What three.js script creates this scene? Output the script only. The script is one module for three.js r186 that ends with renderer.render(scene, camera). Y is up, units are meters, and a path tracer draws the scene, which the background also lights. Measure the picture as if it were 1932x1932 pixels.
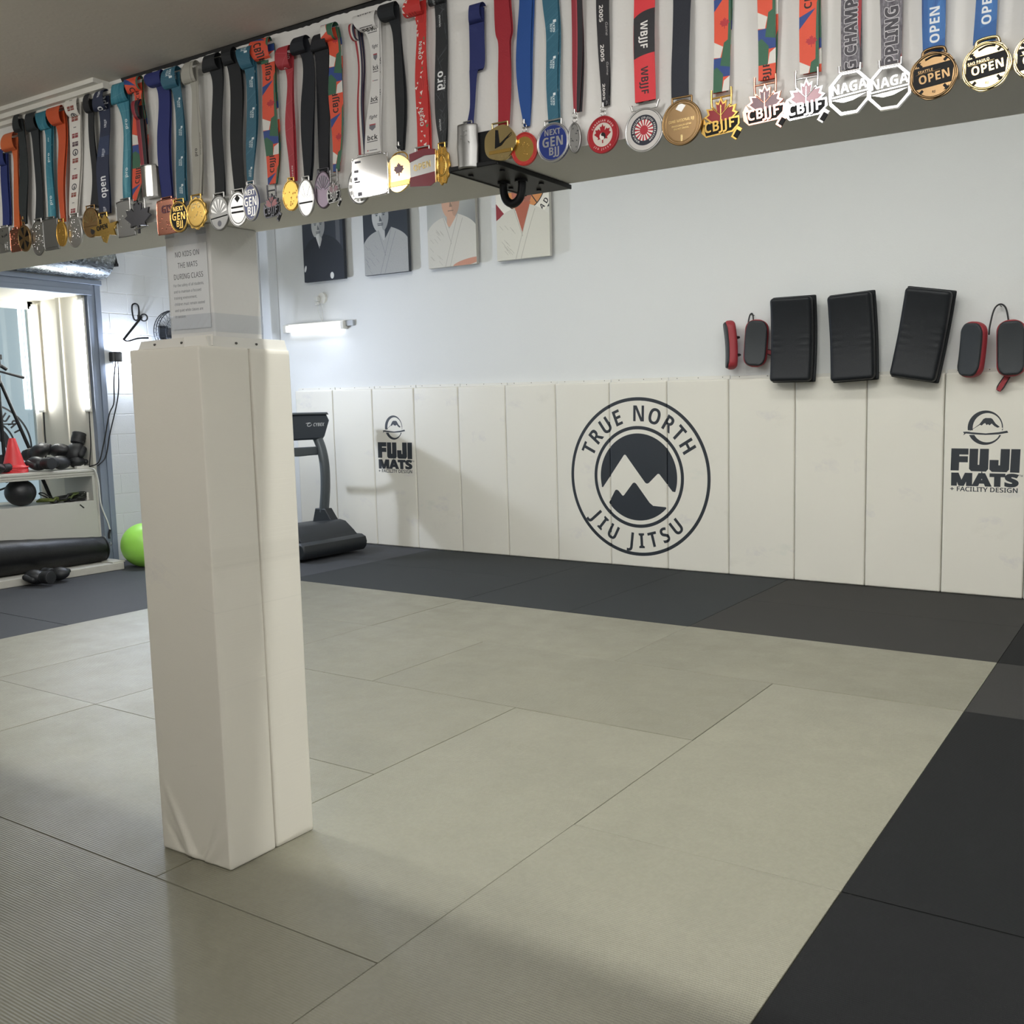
import * as THREE from 'three';
import { FontLoader } from 'three/addons/loaders/FontLoader.js';
import { TextGeometry } from 'three/addons/geometries/TextGeometry.js';
import { RoundedBoxGeometry } from 'three/addons/geometries/RoundedBoxGeometry.js';
import { RectAreaLightUniformsLib } from 'three/addons/lights/RectAreaLightUniformsLib.js';
import { mergeGeometries, mergeVertices, toCreasedNormals } from 'three/addons/utils/BufferGeometryUtils.js';

// ------------------------------------------------------------------ camera, sky, lights, exposure
RectAreaLightUniformsLib.init();
const renderer = new THREE.WebGLRenderer({ antialias: true });
renderer.toneMapping = THREE.LinearToneMapping;
renderer.toneMappingExposure = 1.0;
renderer.shadowMap.enabled = true;
const scene = new THREE.Scene();
scene.background = new THREE.Color().setRGB(0.46, 0.54, 0.58);            // overcast evening sky, seen only through the window bay
const camera = new THREE.PerspectiveCamera(56.48, 1, 0.05, 60);
camera.position.set(0, 1.534, 7.759);
camera.rotation.set(-0.1085, 0.5352, -0.0146, 'YXZ');
camera.setViewOffset(1932, 1932, -190.4, 8.5, 1932, 1932);
scene.add(camera);
// hall: two rows of strip lights under the high ceiling; annex: flat panels in the low ceiling (fixtures are built further down)
const COOL = 0xfcfdfa, BLUISH = 0xdfeaff, NEUTRAL = 0xfffdfb;
const HALL_ROWS = [[5.36, 81, [-5.4, -2.2, 1.0]], [2.7, 36, [-4.9, -1.6]]];          // z, brightness, x of each fixture
const HALL_Y = 4.32;
const ANNEX_LAMPS = [[-0.72, 6.88, 2.0, 0.8], [-3.42, 7.02, 1.2, 0.5], [2.0, 7.4, 4, 3.6], [-1.8, 9.4, 2.2, 1.8]];       // x, z, brightness downwards, sideways
function areaLight(w, h, colour, strength, pos, look) {
  const l = new THREE.RectAreaLight(colour, strength, w, h);
  l.position.set(...pos); l.lookAt(...look); scene.add(l);
  return l;
}

// ------------------------------------------------------------------ helpers
let seed = 7;
const rnd = () => { seed = (seed * 1664525 + 1013904223) >>> 0; return seed / 4294967296; };
const R = (a, b) => a + (b - a) * rnd();
const V = (x, y, z) => new THREE.Vector3(x, y, z);
const rgb = (r, g, b) => new THREE.Color().setRGB(r / 255, g / 255, b / 255, THREE.SRGBColorSpace);
const std = (c, rough = 0.7, metal = 0, more = {}) => new THREE.MeshStandardMaterial({ color: rgb(...c), roughness: rough, metalness: metal, ...more });
const phys = (c, more) => new THREE.MeshPhysicalMaterial({ color: rgb(...c), ...more });
const used = new Map();
function numbered(name) { const n = used.get(name) ?? 0; used.set(name, n + 1); return n ? `${name}_${String(n).padStart(3, '0')}` : name; }
function thing(name, label, category, pos = [0, 0, 0], group, kind) {
  const o = new THREE.Group(); o.name = numbered(name); o.position.set(...pos); scene.add(o);
  o.userData = { label, category }; if (group) o.userData.group = group; if (kind) o.userData.kind = kind;
  return o;
}
function part(parent, name, geo, mat, label) {
  const m = new THREE.Mesh(geo, mat); m.name = name; parent.add(m); if (label) m.userData.label = label; return m;
}
function struct(name, label, geo, mat) {
  const m = geo ? new THREE.Mesh(geo, mat) : new THREE.Group(); m.name = name; m.userData = { kind: 'structure', label, category: name.split('_')[0] }; scene.add(m); return m;
}
const clean = (g) => { const o = g.index ? g.toNonIndexed() : g.clone(); for (const k of Object.keys(o.attributes)) if (!['position', 'normal', 'uv'].includes(k)) o.deleteAttribute(k); return o; };
const merge = (...gs) => mergeGeometries(gs.flat().map(clean));
const at = (g, x = 0, y = 0, z = 0, rx = 0, ry = 0, rz = 0) => { const m = new THREE.Matrix4().makeRotationFromEuler(new THREE.Euler(rx, ry, rz, 'YXZ')); m.setPosition(x, y, z); return g.applyMatrix4(m); };
function metreUV(g, k = 1, ou = 0, ov = 0) {                              // uv in metres, chosen by the way a face points
  g = g.index ? g.toNonIndexed() : g; const p = g.attributes.position, n = g.attributes.normal, uv = new Float32Array(p.count * 2);
  for (let i = 0; i < p.count; i++) {
    const ax = Math.abs(n.getX(i)), ay = Math.abs(n.getY(i)), az = Math.abs(n.getZ(i));
    const u = ax > ay && ax > az ? p.getZ(i) : p.getX(i), v = ay >= ax && ay >= az ? p.getZ(i) : p.getY(i);
    uv[2 * i] = u * k + ou; uv[2 * i + 1] = v * k + ov;
  }
  return g.setAttribute('uv', new THREE.BufferAttribute(uv, 2));
}
const box = (w, h, d, x = 0, y = 0, z = 0) => metreUV(new THREE.BoxGeometry(w, h, d).translate(x, y, z));
const span = (x0, x1, y0, y1, z0, z1) => box(x1 - x0, y1 - y0, z1 - z0, (x0 + x1) / 2, (y0 + y1) / 2, (z0 + z1) / 2);
const rbox = (w, h, d, r, x = 0, y = 0, z = 0) => metreUV(new RoundedBoxGeometry(w, h, d, 2, r).translate(x, y, z));
const rspan = (x0, x1, y0, y1, z0, z1, r) => rbox(x1 - x0, y1 - y0, z1 - z0, r, (x0 + x1) / 2, (y0 + y1) / 2, (z0 + z1) / 2);
function tube(pts, r, closed = false, seg = 0, rad = 8) {
  const c = new THREE.CatmullRomCurve3(pts.map((p) => V(...p)), closed, 'centripetal'); return new THREE.TubeGeometry(c, seg || pts.length * 6, r, rad, closed);
}
function rod(a, b, r, r2 = r, n = 12) {
  const A = V(...a), B = V(...b), g = new THREE.CylinderGeometry(r2, r, A.distanceTo(B), n), q = new THREE.Quaternion().setFromUnitVectors(V(0, 1, 0), B.clone().sub(A).normalize());
  return g.applyQuaternion(q).translate(...A.add(B).multiplyScalar(0.5).toArray());
}
// a cushion: a box with rounded edges on a fine grid, free to be bent or puckered
function cushion(w, h, d, r, nx, ny, nz, bend) {
  let g = new THREE.BoxGeometry(2, 2, 2, nx, ny, nz); const p = g.attributes.position, s = (u) => 0.45 * u + 0.55 * Math.sin(u * Math.PI / 2);
  const q = V(), c = V();
  for (let i = 0; i < p.count; i++) {
    q.set(s(p.getX(i)) * w / 2, s(p.getY(i)) * h / 2, s(p.getZ(i)) * d / 2);
    c.set(Math.max(-w / 2 + r, Math.min(w / 2 - r, q.x)), Math.max(-h / 2 + r, Math.min(h / 2 - r, q.y)), Math.max(-d / 2 + r, Math.min(d / 2 - r, q.z)));
    q.sub(c); if (q.length() > 1e-9) q.setLength(r); q.add(c); p.setXYZ(i, q.x, q.y, q.z);
  }
  g.deleteAttribute('uv'); g.deleteAttribute('normal'); g = mergeVertices(g, 1e-5);
  if (bend) { const P = g.attributes.position; for (let i = 0; i < P.count; i++) { q.fromBufferAttribute(P, i); bend(q); P.setXYZ(i, q.x, q.y, q.z); } }
  g.computeVertexNormals();
  const P = g.attributes.position, uv = new Float32Array(P.count * 2); for (let i = 0; i < P.count; i++) { uv[2 * i] = P.getX(i); uv[2 * i + 1] = P.getY(i); }
  return g.setAttribute('uv', new THREE.BufferAttribute(uv, 2));
}
const shapeOf = (pts) => new THREE.Shape(pts.map(([x, y]) => new THREE.Vector2(x, y)));
function extr(shape, depth, bevel = 0, seg = 12) {
  return new THREE.ExtrudeGeometry(shape, { depth, bevelEnabled: bevel > 0, bevelSize: bevel, bevelThickness: bevel, bevelOffset: -bevel, bevelSegments: 1, curveSegments: seg });
}
const ellipse = (rx, ry, n = 40, wob = 0, k = 0) => shapeOf(Array.from({ length: n }, (_, i) => { const a = i / n * 2 * Math.PI, f = 1 + wob * Math.cos(k * a); return [rx * f * Math.cos(a), ry * f * Math.sin(a)]; }));
const ringOf = (rx, ry, r, n = 40) => tube(Array.from({ length: n }, (_, i) => [rx * Math.cos(i / n * 2 * Math.PI), ry * Math.sin(i / n * 2 * Math.PI), 0]), r, true, n, 6);
const FONT = await new FontLoader().loadAsync('fonts/droid/droid_sans_bold.typeface.json');
function letters(str, height, depth, maxW = 1, x = 0, y = 0, z = 0, rz = 0) {
  const g = new TextGeometry(str, { font: FONT, size: height, depth, curveSegments: 3, bevelEnabled: false }); g.computeBoundingBox(); const b = g.boundingBox, w = b.max.x - b.min.x;
  g.translate(-(b.min.x + b.max.x) / 2, -(b.min.y + b.max.y) / 2, 0); if (w > maxW) g.scale(maxW / w, 1, 1);
  return at(g, x, y, z, 0, 0, rz);
}
// ------------------------------------------------------------------ computed textures
function noiseTex(n, f, reps = true) {
  const d = new Uint8Array(n * n * 4); for (let y = 0; y < n; y++) for (let x = 0; x < n; x++) { const v = f(x / n, y / n), o = (y * n + x) * 4; const c = Array.isArray(v) ? v : [v, v, v]; for (let k = 0; k < 3; k++) d[o + k] = Math.max(0, Math.min(255, c[k] * 255)); d[o + 3] = 255; }
  const t = new THREE.DataTexture(d, n, n); t.magFilter = THREE.LinearFilter; t.minFilter = THREE.LinearFilter; if (reps) t.wrapS = t.wrapT = THREE.RepeatWrapping; t.needsUpdate = true; return t;
}
function periodic(n, count, r0, r1) {                                     // wrapped soft blotches, -1..1-ish
  const a = new Float32Array(n * n); for (let i = 0; i < count; i++) {
    const cx = rnd() * n, cy = rnd() * n, r = R(r0, r1) * n, s = R(-1, 1), R2 = Math.ceil(r);
    for (let y = -R2; y <= R2; y++) for (let x = -R2; x <= R2; x++) { const d = Math.hypot(x, y) / r; if (d < 1) a[((Math.round(cy + y) + 4 * n) % n) * n + (Math.round(cx + x) + 4 * n) % n] += s * (1 - d * d) * (1 - d * d); }
  }
  return a;
}
const fromField = (n, a, f) => noiseTex(n, (u, v) => f(a[Math.floor(v * n) * n + Math.floor(u * n)], u, v));
const tiled = (t, ku, kv = ku, srgb = false) => { const c = t.clone(); c.repeat.set(ku, kv); c.wrapS = c.wrapT = THREE.RepeatWrapping; if (srgb) c.colorSpace = THREE.SRGBColorSpace; c.needsUpdate = true; return c; };
const coarse = periodic(256, 260, 0.04, 0.16), fine = periodic(256, 1500, 0.006, 0.03);
const grit = fromField(256, fine, (v) => 0.5 + 0.3 * v + 0.1 * (rnd() - 0.5));
const weave = noiseTex(256, (u, v) => { const row = Math.sin(v * Math.PI * 2 * 16), col = Math.sin((u * 32 + 0.5 * Math.floor(v * 16)) * Math.PI * 2); return 0.5 + 0.28 * row + 0.14 * col + 0.12 * (rnd() - 0.5); });
const scuff = fromField(256, coarse, (v, u, w) => { const k = 0.95 + 0.010 * v + 0.05 * (rnd() - 0.5) + 0.012 * Math.tanh(fine[(Math.floor(w * 256) * 256 + Math.floor(u * 256 / 4) * 4) % 65536]); return [k, k, k * 0.995]; });
const cloth = noiseTex(128, (u, v) => 0.5 + 0.25 * Math.sin(v * Math.PI * 2 * 32) + 0.12 * Math.sin(u * Math.PI * 2 * 32) + 0.1 * (rnd() - 0.5));
function canvasTex(w, h, draw, wrap = false) {
  const c = document.createElement('canvas'); c.width = w; c.height = h; const x = c.getContext('2d'); draw(x, w, h);
  const t = new THREE.CanvasTexture(c); t.colorSpace = THREE.SRGBColorSpace; t.magFilter = THREE.LinearFilter; if (wrap) t.wrapS = t.wrapT = THREE.RepeatWrapping; return t;
}
// ------------------------------------------------------------------ the hall: floor, walls, ceilings, beam
const XL = -9.3, XR = 3.0, ZB = -0.055, ZF = 10.6, HIGH = 4.75, LOW = 2.59, BEAM_Y = 2.13, BEAM_Z0 = 5.515, BEAM_Z1 = 5.815;
const paint = std([220, 221, 219], 0.8, 0, { bumpMap: tiled(grit, 3), bumpScale: 0.0006 });
const blockPaint = std([216, 219, 221], 0.7, 0, { bumpMap: tiled(grit, 5), bumpScale: 0.0012 });
const mortarPaint = std([228, 230, 231], 0.8);
const ceilPaint = std([214, 208, 198], 0.85, 0, { bumpMap: tiled(grit, 3), bumpScale: 0.0006 });
const beamPaint = std([226, 225, 221], 0.75, 0, { bumpMap: tiled(grit, 3), bumpScale: 0.0006 });
const whiteTrim = std([224, 222, 214], 0.55);

// mats: each tile is a piece of the floor
const floor = struct('floor', 'mat floor of grey tatami tiles with a black border', span(XL - 0.2, XR + 0.15, -0.25, -0.042, ZB - 0.15, ZF + 0.15), std([70, 70, 70], 0.9));
const matBump = tiled(weave, 7), matMap = tiled(scuff, 0.45, 0.45, true), blackMap = tiled(scuff, 0.6, 0.6, true);
const matGloss = tiled(fromField(256, coarse, (v, u, w) => 0.80 + 0.16 * Math.tanh(0.6 * v) + 0.06 * Math.tanh(fine[Math.floor(w * 256) * 256 + Math.floor(u * 256)]) + 0.08 * (rnd() - 0.5)), 0.83);
const GREYS = [[134, 131, 115], [139, 136, 120], [130, 127, 111]].map((c) => std(c, 0.47, 0, { map: matMap, roughnessMap: matGloss, bumpMap: matBump, bumpScale: 0.0011 }));
const BLACKS = [[37, 41, 43], [44, 43, 41], [22, 23, 24], [60, 62, 67]].map((c, i) => phys(c, { roughness: 0.75, specularIntensity: i === 2 ? 0.4 : 0.8, map: blackMap, bumpMap: matBump, bumpScale: 0.0006 }));
function mat(x0, x1, z0, z1, m) {
  const g = m === BLACKS[3] ? 0.004 : 0.0013, w = x1 - x0 - 2 * g, d = z1 - z0 - 2 * g, geo = new RoundedBoxGeometry(w, 0.04, d, 2, 0.0025);
  const o = part(floor, 'mat', metreUV(geo, 1, R(0, 4), R(0, 4)), m); o.position.set((x0 + x1) / 2, -0.02 + R(-0.0008, 0.0008), (z0 + z1) / 2); return o;
}
const gx = (i) => -0.85 - i, gz = (j) => 1.955 + j;                       // one metre grid of the mats
const G = (i1, i0, j0, j1, k) => mat(gx(i1), gx(i0), gz(j0), gz(j1), GREYS[k]);
for (const a of [[2, 0, 0, 1, 2], [4, 2, 0, 1, 0], [6, 4, 0, 1, 0], [1, 0, 1, 3, 1], [3, 1, 1, 2, 2], [4, 3, 1, 2, 0], [5, 4, 1, 3, 0], [6, 5, 1, 3, 1], [4, 2, 2, 3, 0], [2, 1, 2, 4, 1],
  [4, 2, 3, 4, 0], [1, 0, 3, 5, 1], [5, 4, 3, 5, 1], [6, 5, 3, 5, 0], [3, 1, 4, 5, 0], [4, 3, 4, 6, 2], [2, 1, 5, 7, 0], [1, 0, 5, 7, 2], [3, 2, 5, 7, 1], [5, 4, 5, 7, 0], [6, 5, 5, 7, 2], [4, 3, 6, 8, 1], [3, 1, 7, 8, 0], [1, 0, 7, 8, 1], [6, 4, 7, 8, 0]]) G(...a);
const B = (x0, x1, z0, z1, k) => mat(x0, x1, z0, z1, BLACKS[k]);
B(gx(2), gx(0), gz(-1), gz(0), 1); B(gx(2), gx(0), ZB, gz(-1), 1);
B(gx(3), gx(2), ZB, gz(0), 0); B(gx(4), gx(3), ZB, gz(0), 0); B(gx(6), gx(4), gz(-1), gz(0), 0); B(gx(6), gx(4), ZB, gz(-1), 0);
for (const [x0, x1] of [[gx(0), gx(-1)], [gx(-1), gx(-2)], [gx(-2), gx(-3)], [gx(-3), XR]]) { B(x0, x1, ZB, gz(0), 2); B(x0, x1, gz(0), gz(1), 1); B(x0, x1, gz(1), gz(3), 2); B(x0, x1, gz(3), gz(5), 2); B(x0, x1, gz(5), gz(7), 2); B(x0, x1, gz(7), ZF, 2); }
for (const [x0, x1] of [[gx(8), gx(6)], [XL, gx(8)]]) for (const [a, b] of [[ZB, gz(0)], [gz(0), gz(2)], [gz(2), gz(4)], [gz(4), gz(6)], [gz(6), gz(8)], [gz(8), ZF]]) B(x0, x1, a, b, 3);
for (const [a, b] of [[6, 4], [4, 2], [2, 0]]) B(gx(a), gx(b), gz(8), ZF, 2);

struct('wall_back', 'white painted wall above the row of wall pads', span(XL - 0.2, XR + 0.15, -0.042, HIGH + 0.15, ZB - 0.15, ZB), paint);
struct('wall_right', 'white painted wall right of the mats', span(XR, XR + 0.15, -0.042, HIGH + 0.15, ZB, ZF + 0.15), paint);
struct('wall_front', 'white painted wall behind the viewer', span(XL - 0.2, XR, -0.042, LOW + 0.15, ZF, ZF + 0.15), paint);
struct('ceiling', 'low painted ceiling in front of the beam', span(XL, XR, LOW, LOW + 0.15, BEAM_Z1, ZF), ceilPaint);
struct('ceiling_001', 'high ceiling over the hall', span(XL, XR, HIGH, HIGH + 0.15, ZB, BEAM_Z0), paint);
struct('beam', 'white painted beam with rows of medals on its face', span(XL, XR, BEAM_Y, HIGH + 0.15, BEAM_Z0, BEAM_Z1), beamPaint);
// block wall with the shop window opening
const OP = { z0: 2.16, z1: 5.3, y: 2.67 };
const wallLeft = struct('wall_left', 'white painted concrete block wall around the window bay', merge(span(XL - 0.2, XL - 0.004, -0.042, HIGH + 0.15, ZB, OP.z0 - 0.02), span(XL - 0.2, XL - 0.004, OP.y + 0.02, HIGH + 0.15, OP.z0 - 0.02, OP.z1), span(XL - 0.2, XL - 0.004, -0.042, LOW + 0.2, OP.z1, ZF)), mortarPaint);
{
  const BH = 0.2032, BL = 0.4064, y0 = -0.127, full = rbox(0.03, BH - 0.006, BL - 0.006, 0.0025), cut = new Map();
  for (let r = 0; r < 24; r++) {
    const y = y0 + r * BH + BH / 2; if (y + BH / 2 > HIGH) continue; const off = r % 2 ? 0 : BL / 2;
    for (let k = -1; k < 14; k++) {
      let a = 0.119 + off + (k - 1) * BL, b = a + BL; a = Math.max(a, ZB + 0.13); b = Math.min(b, y - BH / 2 < 2.86 ? 2.03 : 5.3); if (b - a < 0.03) continue;
      const lo = Math.max(y - BH / 2, 0.0), key = Math.round((b - a) * 1000) + '_' + Math.round((y + BH / 2 - lo) * 1000);
      if (!cut.has(key)) cut.set(key, b - a > BL - 0.002 && lo === y - BH / 2 ? full : rbox(0.03, y + BH / 2 - lo - 0.006, b - a - 0.006, 0.0025));
      part(wallLeft, 'block', cut.get(key), blockPaint).position.set(XL - 0.0155 + R(-0.0004, 0.0004), (lo + y + BH / 2) / 2, (a + b) / 2);
    }
  }
}
struct('trim_1', 'white boxed pipe chase in the corner of the hall', rspan(XL, XL + 0.15, 0, HIGH, ZB, ZB + 0.13, 0.012), blockPaint);
// ceiling edge above the medals: white moulding on the left, black tape further right
struct('trim_2', 'white stepped moulding under the low ceiling', merge(span(XL, -3.02, LOW - 0.014, LOW, BEAM_Z1, BEAM_Z1 + 0.055), span(XL, -3.0, LOW - 0.03, LOW - 0.014, BEAM_Z1, BEAM_Z1 + 0.035), span(XL, -2.98, LOW - 0.044, LOW - 0.03, BEAM_Z1, BEAM_Z1 + 0.018)), whiteTrim);
{
  const pts = [[-2.96, 0.004]]; for (let x = -2.95; x < XR; x += 0.012) pts.push([x, -0.010 - 0.005 * rnd() * rnd() - 0.002 * Math.sin(x * 23)]); pts.push([XR, 0.0], [-2.96, 0.0]);
  const face = at(extr(shapeOf(pts), 0.0015), 0, LOW, BEAM_Z1);
  struct('trim_3', 'ragged black tape along the ceiling edge of the beam', face, std([22, 22, 23], 0.7));
}
// ------------------------------------------------------------------ fixtures
const glow = (k, c = [255, 255, 255]) => new THREE.MeshStandardMaterial({ color: 0xffffff, emissive: rgb(...c), emissiveIntensity: k, roughness: 0.5 });
for (const [z, strength, xs] of HALL_ROWS) xs.forEach((x, i) => {
  const row = z > 4 ? 'nearest the beam' : 'over the middle of the hall', ord = ['first', 'second', 'third', 'fourth'][i];
  const t = thing('ceiling_light', `white strip light ${row}, ${ord} from the block wall`, 'ceiling light', [x, HALL_Y, z], 'strip lights of the hall');
  part(t, 'housing', rbox(2.4, 0.08, 0.16, 0.01, 0, 0.05, 0), whiteTrim);
  part(t, 'diffuser', rbox(2.36, 0.03, 0.13, 0.01, 0, 0.005, 0), glow(2.5));
  for (const s of [-0.9, 0.9]) part(t, 'hanger', rod([s, 0.09, 0], [s, HIGH - HALL_Y, 0], 0.004), whiteTrim);
  areaLight(2.36, 0.13, COOL, strength, [x, HALL_Y - 0.018, z], [x, 0, z]);
});
ANNEX_LAMPS.forEach(([x, z, strength, around], i) => {
  const t = thing('ceiling_light', `white wraparound strip light under the low ceiling, ${['nearest the medals', 'left of the viewer', 'right of the viewer', 'behind the viewer'][i]}`, 'ceiling light', [x, LOW, z], 'wraparound lights of the low ceiling');
  part(t, 'base', rbox(1.2, 0.03, 0.3, 0.006, 0, -0.015, 0), whiteTrim);
  part(t, 'diffuser', rbox(1.18, 0.085, 0.34, 0.035, 0, -0.072, 0), glow(2.4, [255, 250, 240]));
  part(t, 'end_cap', rbox(0.012, 0.1, 0.36, 0.005, -0.597, -0.065, 0), whiteTrim); part(t, 'end_cap', rbox(0.012, 0.1, 0.36, 0.005, 0.597, -0.065, 0), whiteTrim);
  areaLight(1.1, 0.28, NEUTRAL, strength, [x, LOW - 0.12, z], [x, 0, z]);
  for (const s of [-0.35, 0.35]) { const l = new THREE.PointLight(NEUTRAL, around); l.position.set(x + s, LOW - 0.16, z); l.shadow.radius = 5; scene.add(l); }
});

// ------------------------------------------------------------------ wall pads and their prints
const PAD_W = 0.6092, PAD_H = 1.735, PX = (k) => -8.28 + PAD_W * k;
const VINYL = [226, 222, 210], INK = '#2b3036';
function stains(x, w, h, pm, k) {                                         // rubbed-in dirt, as patches with their own outline
  for (let i = 0; i < k; i++) {
    const cx = rnd() * w, cy = h * (0.35 + 0.5 * rnd()), n = 7 + Math.floor(rnd() * 10);
    x.fillStyle = `rgba(96,100,98,${R(0.006, 0.018)})`;
    for (let j = 0; j < n; j++) { x.beginPath(); x.ellipse(cx + R(-0.09, 0.09) * pm, cy + R(-0.04, 0.04) * pm, R(0.01, 0.06) * pm, R(0.006, 0.03) * pm, R(-0.6, 0.6), 0, 7); x.fill(); }
  }
  x.strokeStyle = 'rgba(90,92,90,0.05)'; for (let i = 0; i < k * 2; i++) { const a = rnd() * w, b = h * (0.3 + 0.6 * rnd()); x.lineWidth = R(0.001, 0.003) * pm; x.beginPath(); x.moveTo(a, b); x.lineTo(a + R(-0.08, 0.08) * pm, b + R(-0.03, 0.03) * pm); x.stroke(); }
}
const vinylFill = (x, w, h) => { x.fillStyle = `rgb(${VINYL})`; x.fillRect(0, 0, w, h); };
function arcText(x, str, cx, cy, r, a0, a1, inside, size, stretch = 1) {
  x.font = `bold ${size}px sans-serif`; x.textAlign = 'center'; x.textBaseline = 'alphabetic';
  const ws = [...str].map((c) => x.measureText(c).width * 0.82 + size * 0.2), total = ws.reduce((a, b) => a + b, 0); let s = 0;
  [...str].forEach((c, i) => {
    const a = a0 + (a1 - a0) * (s + ws[i] / 2) / total; s += ws[i]; x.save(); x.translate(cx + r * Math.cos(a), cy - r * Math.sin(a)); x.rotate(inside ? -a - Math.PI / 2 : Math.PI / 2 - a); x.scale(stretch, 1); x.fillText(c, 0, 0); x.restore();
  });
}
function roundLogo(x, cx, cy, r, ink) {                                   // two rings, lettering and two ridges of mountains
  x.save(); x.translate(cx, cy); x.fillStyle = x.strokeStyle = ink; x.lineJoin = 'round'; x.lineCap = 'round';
  for (const q of [0.979, 0.621]) { x.lineWidth = 0.042 * r; x.beginPath(); x.arc(0, 0, q * r, 0, 7); x.stroke(); }
  arcText(x, 'TRUE NORTH', 0, 0, 0.70 * r, 2.80, 0.38, false, 0.275 * r, 0.92);
  arcText(x, 'JIU JITSU', 0, 0, 0.90 * r, Math.PI * 1.192, Math.PI * 1.775, true, 0.265 * r, 0.92);
  const N = (px, py) => [(px - 856) / 720 * r, (py - 992) / 830 * r], D = 0.549 * r;
  const poly = (pts, a0, a1, ccw) => { x.beginPath(); pts.forEach((p, i) => x[i ? 'lineTo' : 'moveTo'](...N(...p))); x.arc(0, 0, D - 0.012 * r, a0, a1, ccw); x.closePath(); x.fill(); x.lineWidth = 0.024 * r; x.stroke(); };
  poly([[478, 1100], [705, 755], [720, 748], [735, 755], [935, 1040], [948, 1046], [962, 1040], [1050, 945], [1064, 940], [1080, 947], [1208, 1120]], 0.30, Math.PI - 0.24, true);
  poly([[556, 1270], [620, 1145], [632, 1142], [645, 1150], [685, 1200], [700, 1203], [712, 1195], [806, 1064], [818, 1060], [830, 1068], [965, 1262], [1005, 1296], [1132, 1304]], 0.78, Math.PI - 0.72, false);
  x.restore();
}
function smallLogo(x, toPx, pm) {                                         // mountain in a ring above three lines of lettering; drawn in its own units
  x.save(); x.translate(...toPx(-1.269, 0.97)); x.scale(0.00043 * pm, 0.00047 * pm); x.translate(-880, -1310); x.fillStyle = x.strokeStyle = INK; x.lineJoin = 'miter';
  const P = (pts) => { x.beginPath(); pts.forEach((p, i) => x[i ? 'lineTo' : 'moveTo'](...p)); x.closePath(); x.fill(); };
  x.save(); x.beginPath(); x.rect(480, 280, 800, 350); x.rect(480, 706, 800, 200); x.clip();
  x.beginPath(); x.ellipse(868, 588, 297, 280, 0, 0, 7); x.ellipse(902, 588, 245, 238, 0, 0, 7, true); x.fill('evenodd'); x.restore();
  P([[575, 660], [700, 580], [770, 530], [835, 445], [870, 430], [960, 432], [985, 445], [1040, 520], [1112, 575], [1075, 588], [1020, 560], [975, 520], [940, 550], [915, 530], [890, 545], [865, 512], [845, 520], [808, 552], [780, 540], [640, 625]]);
  P([[493, 655], [560, 652], [640, 662], [880, 680], [1100, 660], [1236, 635], [1255, 668], [1090, 695], [880, 706], [660, 695], [545, 682], [500, 712], [512, 682]]);
  P([[300, 930], [596, 930], [596, 1030], [440, 1030], [440, 1058], [588, 1058], [588, 1158], [440, 1158], [436, 1296], [292, 1296]]);
  P([[616, 932], [762, 932], [758, 1195], [785, 1195], [792, 932], [942, 932], [938, 1262], [900, 1305], [650, 1302], [612, 1265]]);
  P([[1140, 932], [1292, 932], [1286, 1265], [1245, 1308], [1000, 1306], [957, 1268], [958, 1112], [1108, 1112], [1108, 1198], [1134, 1198]]);
  P([[1314, 932], [1466, 932], [1456, 1312], [1302, 1310]]);
  x.textAlign = 'center'; x.textBaseline = 'alphabetic'; x.save(); x.translate(868, 1536); x.font = 'bold 270px sans-serif'; x.scale(1160 / x.measureText('MATS').width, 1); x.lineWidth = 26; x.strokeText('MATS', 0, 0); x.fillText('MATS', 0, 0); x.restore();
  x.save(); x.translate(868, 1636); x.font = '100px sans-serif'; x.scale(1160 / x.measureText('+ FACILITY DESIGN').width, 1); x.lineWidth = 4; x.strokeText('+ FACILITY DESIGN', 0, 0); x.fillText('+ FACILITY DESIGN', 0, 0); x.restore();
  x.font = '46px sans-serif'; x.fillText('TM', 1488, 1378); x.restore();
}
const plainVinyl = canvasTex(1024, 1024, (x, w, h) => { vinylFill(x, w, h); stains(x, w, h, 512, 18); }, true);
const logoPM = 2048 / (3 * PAD_W), logoTex = canvasTex(2048, Math.round(PAD_H * logoPM), (x, w, h) => { vinylFill(x, w, h); stains(x, w, h, logoPM, 12); roundLogo(x, (-4.322 - PX(5)) * logoPM, h - 0.848 * logoPM, 0.742 * logoPM, INK); });
const smallPM = 700 / PAD_W, smallTex = canvasTex(700, Math.round(PAD_H * smallPM), (x, w, h) => { vinylFill(x, w, h); stains(x, w, h, smallPM, 5); smallLogo(x, (wx, wy) => [(wx - PX(11)) * smallPM, h - wy * smallPM], smallPM); });
const vinylBump = tiled(grit, 6);
const vinyl = (map, more = {}) => new THREE.MeshStandardMaterial({ color: 0xffffff, map, roughness: 0.5, bumpMap: vinylBump, bumpScale: 0.0003, ...more });
const M_PLAIN = vinyl(tiled(plainVinyl, 0.5, 0.5, true)), M_LOGO = vinyl(logoTex), M_SMALL = vinyl(smallTex), stripMat = std([218, 216, 208], 0.55), nailMat = std([90, 88, 84], 0.5, 0.6);
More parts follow.
